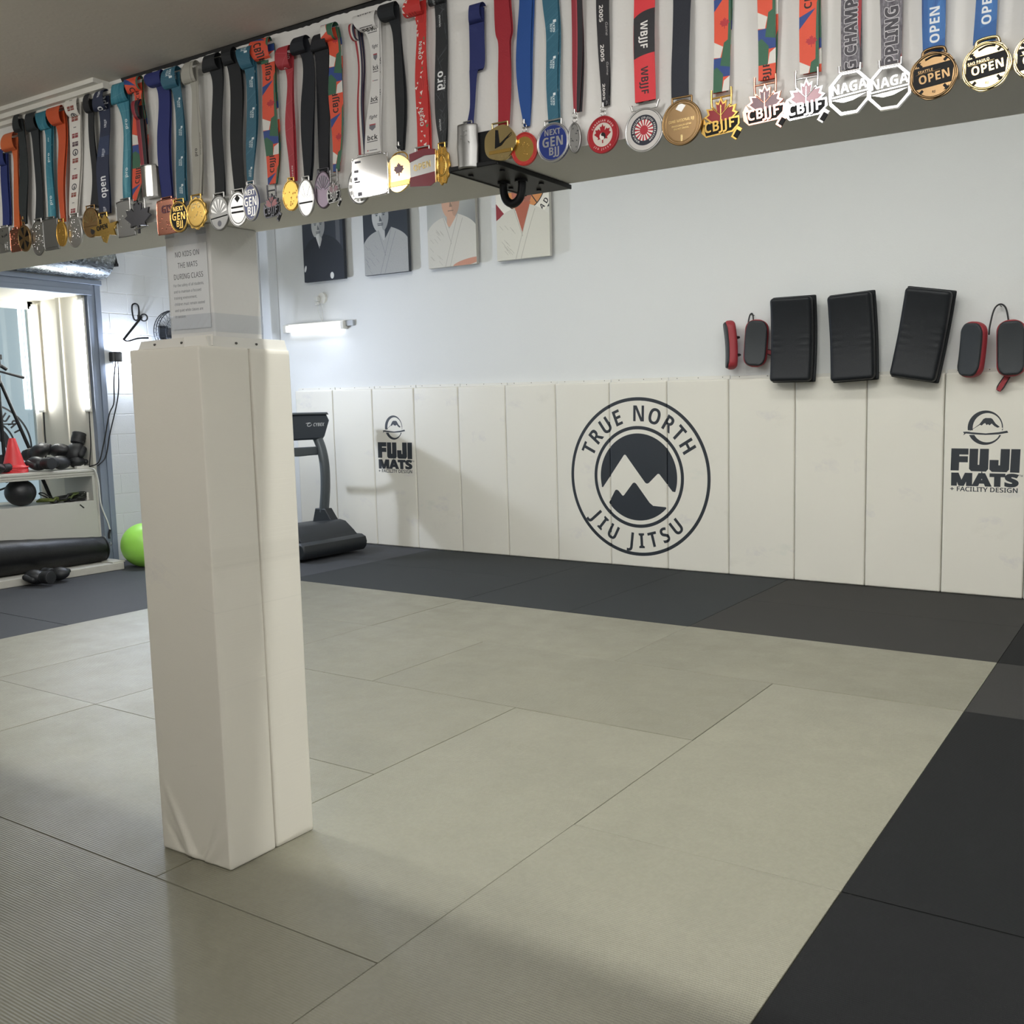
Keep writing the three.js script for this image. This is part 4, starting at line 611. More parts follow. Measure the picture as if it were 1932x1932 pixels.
const TEX = {
  maple: () => ribbonTex('#e0553a', (x) => {
    for (const o of [0, -250]) {
      polyFill(x, '#2f4a8c', [[0, 470 + o], [40, 470 + o], [40, 430 + o], [0, 430 + o]]); polyFill(x, '#39684f', [[0, 500 + o], [22, 500 + o], [24, 465 + o], [8, 448 + o], [0, 452 + o]]); polyFill(x, '#e2dfd8', [[22, 500 + o], [40, 500 + o], [40, 470 + o], [26, 478 + o]]);
      polyFill(x, '#39684f', [[16, 446 + o], [40, 452 + o], [40, 392 + o], [24, 400 + o]]); polyFill(x, '#e2dfd8', [[0, 428 + o], [16, 430 + o], [22, 408 + o], [0, 396 + o]]); polyFill(x, '#39684f', [[33, 400 + o], [40, 400 + o], [40, 280 + o], [36, 290 + o]]);
      polyFill(x, '#b8323a', leafPts(13, 25, 362 + o).map(([a, b]) => [a, 724 + 2 * o - b])); polyFill(x, '#2f4a8c', [[0, 335 + o], [0, 312 + o], [34, 300 + o]]); vtext(x, 'CBJJF', 22, 19, 272 + o, true, '#1d1b1d');
    }
  }),
  teal: () => ribbonTex('#2f6378', (x) => { for (let i = 0; i < 60; i++) { x.strokeStyle = `rgba(150,190,200,${R(0.04, 0.12)})`; x.lineWidth = 1.5; const y = R(0, 500); x.beginPath(); x.moveTo(0, y); x.lineTo(40, y - 22); x.stroke(); } for (let y = 450; y > 0; y -= 82) { vtext(x, 'NEXT', 9, 26, y, true, '#e4ebec'); vtext(x, 'GEN', 9.5, 17, y, true, '#cfdadc'); x.fillStyle = '#e4ebec'; x.fillRect(24, y - 17, 9, 6); } }),
  protea: () => ribbonTex('#2a7488', (x) => { for (let i = 0; i < 26; i++) polyFill(x, `rgba(150,205,215,${R(0.05, 0.16)})`, [[R(0, 40), R(0, 500)], [R(0, 40), R(0, 500)], [R(0, 40), R(0, 500)]]); x.strokeStyle = 'rgba(190,225,230,.3)'; for (let y = 20; y < 500; y += 40) { x.lineWidth = 0.8; x.beginPath(); x.moveTo(0, y); x.lineTo(40, y + R(-30, 30)); x.stroke(); } for (const y of [480, 330, 180, 40]) vtext(x, y === 480 ? 'JIU' : 'pro', y === 480 ? 10 : 20, 18, y, true, '#dfeaec'); }),
  flags: () => ribbonTex('#dedbd4', (x) => { const cs = ['#8c3a40', '#3f4048', '#8c4a40', '#33343c', '#54424a']; for (let y = 488, i = 0; y > 0; y -= 26, i++) { const c = cs[i % 5]; if (i % 5 === 3) { x.strokeStyle = c; x.lineWidth = 3; x.beginPath(); x.arc(20, y, 9, 0, 7); x.stroke(); polyFill(x, c, [[17, y + 6], [20, y - 7], [24, y + 6]]); } else if (i % 5 === 1) { vtext(x, 'I', 12, 20, y, true, c, 1, 'bold'); } else { x.fillStyle = c; x.fillRect(9, y - 7, 22, 14); x.fillStyle = '#b9b2aa'; x.fillRect(9, y - 2.5, 22, 2); x.fillRect(18, y - 7, 2, 14); } } }),
  navy: () => ribbonTex('#232c46', (x) => { x.fillStyle = 'rgba(80,105,150,.25)'; x.fillRect(0, 240, 40, 60); for (const o of [0, -270]) { vtext(x, 'IBJJF', 12, 21, 470 + o, true, '#d7dae0'); vtext(x, 'open', 29, 20, 396 + o, true, '#eceef0'); vtext(x, 'IBJJF', 12, 21, 290 + o, true, '#c2c8d4'); } }),
  club: () => ribbonTex('#dddcd9', (x) => { const mark = (y) => { x.fillStyle = '#232325'; x.font = 'bold 17px sans-serif'; x.textAlign = 'center'; x.textBaseline = 'alphabetic'; x.fillText('bck', 20, y); x.fillRect(6, y + 3, 28, 1.6); }; const shield = (y) => { polyFill(x, '#74757c', [[11, y], [29, y], [29, y + 10], [20, y + 17], [11, y + 10]]); x.fillStyle = '#a84a50'; x.fillRect(11, y, 18, 3); }; for (const o of [0, -175, -350]) { x.fillStyle = '#b0484c'; x.fillRect(7, 486 + o, 3, 3); x.fillStyle = '#55565a'; x.fillRect(12, 487 + o, 20, 1.6); mark(462 + o); shield(422 + o); x.font = 'italic bold 11px sans-serif'; x.fillStyle = '#3a3a3e'; x.textAlign = 'center'; x.fillText('fight', 20, 408 + o); mark(365 + o); } }),
  shards: () => ribbonTex('#c2322f', (x) => { for (let i = 0; i < 44; i++) { const y = i * 11.6, a = R(-4, 30); polyFill(x, i % 6 === 2 ? '#4f7f58' : '#e2dcd4', [[a, y], [a + R(5, 12), y + R(-5, 2)], [a + R(2, 8), y + R(4, 9)]]); } for (const y of [420, 260, 90]) { vtext(x, 'OPEN', 17, 17, y, true, '#ddd5cd', 1, 'bold', ['#5b2626', 1]); } for (const y of [340, 180]) { x.strokeStyle = '#8f2422'; x.lineWidth = 1.6; for (let k = 0; k < 4; k++) { x.beginPath(); x.moveTo(8 + k * 6, y + 14); x.lineTo(14 + k * 6, y - 14); x.stroke(); } } }),
  charcoal: () => ribbonTex('#26292c', (x) => { x.strokeStyle = 'rgba(150,160,165,.45)'; for (let i = 0; i < 60; i++) { x.lineWidth = R(0.4, 0.9); const y = R(0, 500); x.beginPath(); x.moveTo(R(0, 40), y); x.lineTo(R(0, 40), y + R(-40, 40)); x.stroke(); } for (const o of [0, -250]) { vtext(x, 'pro', 30, 15, 340 + o, true, '#e8eaea'); vtext(x, 'SPORTS', 8, 32, 345 + o, true, '#c5c8c8'); vtext(x, 'VENUM', 8, 15, 446 + o, true, '#c5c8c8'); } }),
  champion: () => ribbonTex('#6a686e', (x) => { for (let i = 0; i < 900; i++) { x.fillStyle = `rgba(${rnd() < 0.5 ? '190,188,194' : '40,38,44'},.25)`; x.fillRect(R(0, 40), R(0, 500), R(0.5, 3), R(2, 14)); } polyFill(x, 'rgba(178,44,52,.8)', [[40, 500], [40, 360], [33, 390], [36, 440]]); polyFill(x, 'rgba(178,44,52,.8)', [[40, 250], [40, 120], [31, 180]]); vtext(x, 'GRAPPLING CHAMPION', 33, 20, 268, true, '#3c3a40', 0.93, 'bold', ['#cfcdd0', 4]); vtext(x, 'GRAPPLING CHAMPION', 33, 20, 268, true, '#47454b', 0.93, 'bold', ['#2a292d', 1.4]); }),
  openblue: () => ribbonTex('#2c5f9e', (x) => { for (let i = 0; i < 34; i++) polyFill(x, `rgba(${rnd() < 0.5 ? '90,150,215' : '24,52,110'},${R(0.12, 0.35)})`, [[R(-10, 50), R(0, 500)], [R(-10, 50), R(0, 500)], [R(-10, 50), R(0, 500)]]); for (const y of [452, 320, 190, 60]) vtext(x, 'OPEN', 25, 21, y, true, '#e6e9ea', 1.0); }),
  blocks: () => ribbonTex('#d5383f', (x) => { for (const y of [318, 88]) { x.fillStyle = '#2b2a2e'; x.beginPath(); x.moveTo(0, y + 6); x.quadraticCurveTo(14, y - 9, 40, y - 8); x.lineTo(40, y + 84); x.quadraticCurveTo(16, y + 84, 0, y + 92); x.closePath(); x.fill(); vtext(x, 'WBJJF', 19, 20, y + 44, false, '#e9e6e2', 1.1); } for (const y of [457, 240, 22]) vtext(x, 'WBJJF', 19, 20, y, false, '#2a2628', 1.1); }),
  years: () => ribbonTex('#242428', (x) => { for (let y = 470; y > 0; y -= 84) { vtext(x, '2005', 17, 14, y, false, '#e0dcd8'); vtext(x, 'Game', 11, 31, y + 34, false, '#b9b6b4', 1, 'italic'); } }),
  pale: () => ribbonTex('#a8a69c', (x) => { x.fillStyle = '#8e8c84'; x.fillRect(29, 0, 3, 500); vtext(x, 'pro', 15, 15, 462, true, '#44423e'); vtext(x, 'sports sports sports sports', 5, 33, 440, true, '#5a5852'); }),
  redpro: () => ribbonTex('#a8323c', (x) => { x.strokeStyle = 'rgba(220,160,160,.35)'; for (let y = 0; y < 500; y += 70) { x.lineWidth = 1; x.beginPath(); x.moveTo(0, y); x.lineTo(40, y + 50); x.lineTo(0, y + 60); x.stroke(); } vtext(x, 'OPEN', 13, 22, 420, true, '#dcc8c6'); vtext(x, 'OPEN', 13, 22, 240, true, '#dcc8c6'); }),
  redblack: () => ribbonTex('#8e2a36', (x) => { x.fillStyle = '#232328'; x.fillRect(21, 0, 19, 500); x.fillStyle = '#b0525a'; x.fillRect(17, 0, 2.5, 500); }),
  tricolour: () => ribbonTex('#d9d6d0', (x) => { x.fillStyle = '#a63a40'; x.fillRect(0, 0, 14, 500); x.fillStyle = '#2c3046'; x.fillRect(27, 0, 13, 500); }),
};
const ribbonMats = new Map(), rbump = tiled(cloth, 1, 8);
function ribbonMat(k) {
  const key = String(k); if (!ribbonMats.has(key)) { ribbonMats.set(key, Array.isArray(k) ? std(k, k.length > 3 ? 0.4 : 0.72, 0, { bumpMap: rbump, bumpScale: 0.0003 }) : new THREE.MeshStandardMaterial({ map: TEX[k](), roughness: 0.6, bumpMap: rbump, bumpScale: 0.0002 })); } return ribbonMats.get(key);
}
function strip(rows, th, v0) {                                            // rows of [x, y, z, width]; uv runs up from the last row
  const P = [], U = [], I = [], n = rows.length; let s = 0; const len = rows.map((r, i) => (s += i ? Math.hypot(r[1] - rows[i - 1][1], r[2] - rows[i - 1][2]) : 0));
  rows.forEach(([x, y, z, w], i) => { const v = (s - len[i]) / 0.5 + v0; for (const [u, dz] of [[0, 0], [1, 0], [1, -th], [0, -th]]) { P.push(x + (u - 0.5) * w, y, z + dz); U.push(u, v); } });
  for (let i = 0; i < n - 1; i++) for (let k = 0; k < 4; k++) { const a = i * 4 + k, b = i * 4 + (k + 1) % 4; I.push(a, a + 4, b, b, a + 4, b + 4); }
  const g = new THREE.BufferGeometry(); g.setAttribute('position', new THREE.Float32BufferAttribute(P, 3)); g.setAttribute('uv', new THREE.Float32BufferAttribute(U, 2)); g.setIndex(I); return toCreasedNormals(g, 0.9);
}
function sampleRows(rows, n) {
  const c = new THREE.CatmullRomCurve3(rows.map(([x, y, w]) => V(x, y, w * 3)), false, 'centripetal'); return c.getPoints(n).map((p) => [p.x, p.y, p.z / 3]);
}
// medal builders: each returns [part name, geometry, material] around the middle of the medal, facing +z
const T = 0.004;
const disc = (w, h, m, rim = m, n = 44) => [['face', at(extr(ellipse(w / 2, h / 2, n), T, 0.0008), 0, 0, -T / 2), m], ['rim', at(ringOf(w / 2 - 0.002, h / 2 - 0.002, 0.0024), 0, 0, T / 2), rim]];
const plate = (w, h, m, r = 0.006) => [['face', rbox(w, h, T, 0.0015), m], ['rim', at(tube([[-w / 2 + r, h / 2 - 0.003, 0], [w / 2 - r, h / 2 - 0.003, 0], [w / 2 - 0.003, h / 2 - r, 0], [w / 2 - 0.003, -h / 2 + r, 0], [w / 2 - r, -h / 2 + 0.003, 0], [-w / 2 + r, -h / 2 + 0.003, 0], [-w / 2 + 0.003, -h / 2 + r, 0], [-w / 2 + 0.003, h / 2 - r, 0]], 0.0018, true, 64, 5), 0, 0, T / 2), m]];
const lumps = (w, h, m, n, sd) => { const s0 = seed; seed = sd * 977 + 5; const gs = []; for (let i = 0; i < n; i++) { const a = R(0, 6.28), q = Math.sqrt(rnd()) * 0.4; gs.push(at(new THREE.SphereGeometry(0.5, 8, 6).scale(R(0.04, 0.12) * w, R(0.03, 0.1) * h, 0.004), q * w * Math.cos(a), q * h * Math.sin(a), T / 2, 0, 0, R(0, 3))); } seed = s0; return ['relief', merge(gs), m]; };
const rays = (w, h, m, a0, a1, n, cy = -0.05) => ['rays', merge(Array.from({ length: n }, (_, i) => { const a = a0 + (a1 - a0) * i / (n - 1), d = (a1 - a0) / n * 0.28; return at(extr(shapeOf([[0.1 * w * Math.cos(a), (cy + 0.1 * Math.sin(a)) * h], [0.43 * w * Math.cos(a - d), cy * h + 0.43 * h * Math.sin(a - d)], [0.43 * w * Math.cos(a + d), cy * h + 0.43 * h * Math.sin(a + d)]]), 0.0015), 0, 0, T / 2); })), m];
const word = (s, size, m, maxW, x = 0, y = 0, rz = 0, name = 'lettering') => [name, letters(s, size, 0.0016, maxW, x, y, T / 2, rz), m];
const bar = (w, h, m, x, y, rz = 0, name = 'band') => [name, at(rbox(w, h, 0.003, 0.0008), x, y, T / 2 + 0.0008, 0, 0, rz), m];
const leaf = (s, m, x, y, name = 'leaf', d = 0.002, z = T / 2) => [name, at(extr(shapeOf(leafPts(s)), d), x, y, z), m];
const loops = (w, h, m) => ['loop', merge([-1, 1].map((s) => tube([[s * 0.23 * w, 0.18 * h, 0], [s * 0.24 * w, 0.40 * h, 0], [s * 0.235 * w, 0.5 * h, 0]], 0.0024, false, 8, 6)), rod([-0.235 * w, 0.35 * h, -0.001], [0.235 * w, 0.35 * h, -0.001], 0.002)), m];
const mapleMedal = (w, h, m, e, tail = eBlack) => [
  ['face', at(extr(shapeOf(leafPts(0.44 * w, 0, -0.03 * h)), T, 0.0006), 0, 0, -T / 2), m], ['enamel', at(extr(shapeOf(leafPts(0.36 * w, 0, -0.03 * h)), 0.0016), 0, 0, T / 2), e], ['vein', merge(rbox(0.003, 0.36 * h, 0.003, 0.001, 0, 0.02 * h, T / 2 + 0.001), rod([0, 0, T / 2 + 0.001], [-0.2 * w, 0.16 * h, T / 2 + 0.001], 0.0014), rod([0, 0, T / 2 + 0.001], [0.2 * w, 0.16 * h, T / 2 + 0.001], 0.0014)), m],
  ['belt', at(extr(shapeOf([[-0.5 * w, -0.1 * h], [-0.42 * w, 0.02 * h], [-0.36 * w, -0.08 * h], [0.44 * w, -0.05 * h], [0.45 * w, -0.2 * h], [0.30 * w, -0.33 * h], [-0.36 * w, -0.36 * h], [-0.48 * w, -0.26 * h]]), 0.003), 0, 0, 0.0), m],
  ['shade', at(extr(shapeOf([[-0.42 * w, -0.12 * h], [0.41 * w, -0.09 * h], [0.40 * w, -0.2 * h], [0.26 * w, -0.3 * h], [-0.36 * w, -0.33 * h]]), 0.001), 0, 0, 0.003), eBlack],
  ['lettering', letters('CBJJF', 0.19 * h, 0.002, 0.76 * w, -0.02 * w, -0.20 * h, 0.0042, 0.06), m], ['belt_tail', at(rbox(0.16 * w, 0.24 * h, 0.003, 0.001), 0.37 * w, -0.36 * h, 0.001, 0, 0, -0.6), m], ['belt_tip', at(rbox(0.11 * w, 0.14 * h, 0.003, 0.0008), 0.385 * w, -0.385 * h, 0.0022, 0, 0, -0.6), tail], loops(w, h, m)];
const octo = (w, h, m) => {
  const o = (k) => Array.from({ length: 8 }, (_, i) => { const a = Math.PI / 8 + i * Math.PI / 4; return [0.51 * w * k * Math.cos(a) / 0.924, -0.06 * h + 0.44 * h * k * Math.sin(a) / 0.924]; }), s = shapeOf(o(1)); s.holes.push(shapeOf(o(0.84)));
  return [['frame', at(extr(s, T, 0.0006), 0, 0, -T / 2), m], word('NAGA', 0.2 * h, m, 0.96 * w, 0, 0.05 * h, 0.07), bar(0.95 * w, 0.045 * h, m, 0, -0.10 * h, 0.07, 'bar'), ['belt', at(extr(shapeOf([[-0.42 * w, -0.17 * h], [0.42 * w, -0.12 * h], [0.1 * w, -0.22 * h], [-0.15 * w, -0.24 * h]]), 0.002), 0, 0, 0), m], ['slot', merge(rod([-0.25 * w, 0.37 * h, 0], [0.25 * w, 0.37 * h, 0], 0.0032), rod([-0.25 * w, 0.36 * h, 0], [-0.26 * w, 0.5 * h, 0], 0.003), rod([0.25 * w, 0.36 * h, 0], [0.26 * w, 0.5 * h, 0], 0.003)), m]];
};
const openMedal = (w, h, m, city) => {
  const r = [['face', at(extr(ellipse(0.5 * w, 0.47 * h, 60, 0.018, 7), T, 0.0008), 0, -0.02 * h, -T / 2), m], ['rim', at(ringOf(0.455 * w, 0.43 * h, 0.0026), 0, -0.02 * h, T / 2), m], ['enamel_band', at(extr(shapeOf([[-0.42 * w, -0.25 * h], [0.38 * w, -0.17 * h], [0.43 * w, 0.25 * h], [-0.41 * w, 0.17 * h]]), 0.001), 0, -0.02 * h, T / 2), eBlack],
    word('OPEN', 0.17 * h, m, 0.64 * w, 0.02 * w, -0.045 * h, 0.14), ['city', letters(city, 0.055 * h, 0.002, 0.5 * w, -0.16 * w, 0.085 * h, T / 2, 0.12), m], ['rule', at(rbox(0.52 * w, 0.008 * h, 0.002, 0.0003), -0.1 * w, 0.052 * h, T / 2 + 0.001, 0, 0, 0.13), m]];
  const ar = []; for (const [x, y, a] of [[-0.28, 0.2, 2.4], [0.26, 0.28, 0.75], [-0.25, -0.33, 3.9], [0.26, -0.27, 5.4]]) ar.push(at(extr(shapeOf([[0.09 * w, 0], [0.02 * w, 0.07 * w], [0.02 * w, 0.03 * w], [-0.06 * w, 0.03 * w], [-0.06 * w, -0.03 * w], [0.02 * w, -0.03 * w], [0.02 * w, -0.07 * w]]), 0.001), x * w, y * h, T / 2, 0, 0, a)); r.push(['arrow_inlay', merge(ar), eBlack]);
  r.push(['slot', merge(tube([[-0.24 * w, 0.36 * h, 0], [-0.2 * w, 0.48 * h, 0], [0.2 * w, 0.5 * h, 0], [0.25 * w, 0.4 * h, 0]], 0.003, false, 20, 6)), m], ['inlay', at(tube([[-0.17 * w, 0.3 * h, 0], [0, 0.355 * h, 0], [0.17 * w, 0.34 * h, 0]], 0.0022, false, 12, 5), 0, 0, T / 2), eBlack], ['badge', letters('BJJ', 0.04 * h, 0.001, 0.2 * w, 0.02 * w, -0.34 * h, T / 2, 0.1), eBlack]); return r;
};
const nextGen = (w, h, m, e) => [...disc(w, h, e, m), word('NEXT', 0.15 * h, m, 0.62 * w, 0, 0.26 * h), word('GEN', 0.24 * h, m, 0.78 * w, 0, 0.02 * h), word('BJJ', 0.2 * h, m, 0.56 * w, 0.04 * w, -0.25 * h), ['inner_line', at(ringOf(0.44 * w, 0.44 * h, 0.0012), 0, 0, T / 2), m]];
const ringText = (draw) => canvasTex(512, 512, (x) => { x.translate(256, 256); draw(x); });
const printed = (w, h, m, tex, rim = m) => [...disc(w, h, m, rim), ['print', (() => { const g = new THREE.CircleGeometry(0.5, 48).scale(w * 0.9, h * 0.9, 1); return g.translate(0, 0, T / 2 + 0.0012); })(), new THREE.MeshStandardMaterial({ map: tex, roughness: 0.35, metalness: 0.2 })]];
const eyelet = (h, m) => ['eyelet', merge(at(new THREE.TorusGeometry(0.006, 0.0014, 6, 16), 0, h / 2 + 0.006, 0), at(new THREE.TorusGeometry(0.0065, 0.0012, 6, 16), 0, h / 2 + 0.016, 0, 0, 1.2), rod([0, h / 2 + 0.02, 0], [0, h / 2 + 0.03, 0], 0.0025)), m];
const bail = (h, m, w = 0.046) => ['bail', merge(rod([-w / 2, h / 2 + 0.006, 0], [w / 2, h / 2 + 0.006, 0], 0.0022), rod([-w / 2, h / 2 - 0.008, 0], [-w / 2, h / 2 + 0.006, 0], 0.0022), rod([w / 2, h / 2 - 0.008, 0], [w / 2, h / 2 + 0.006, 0], 0.0022)), m];
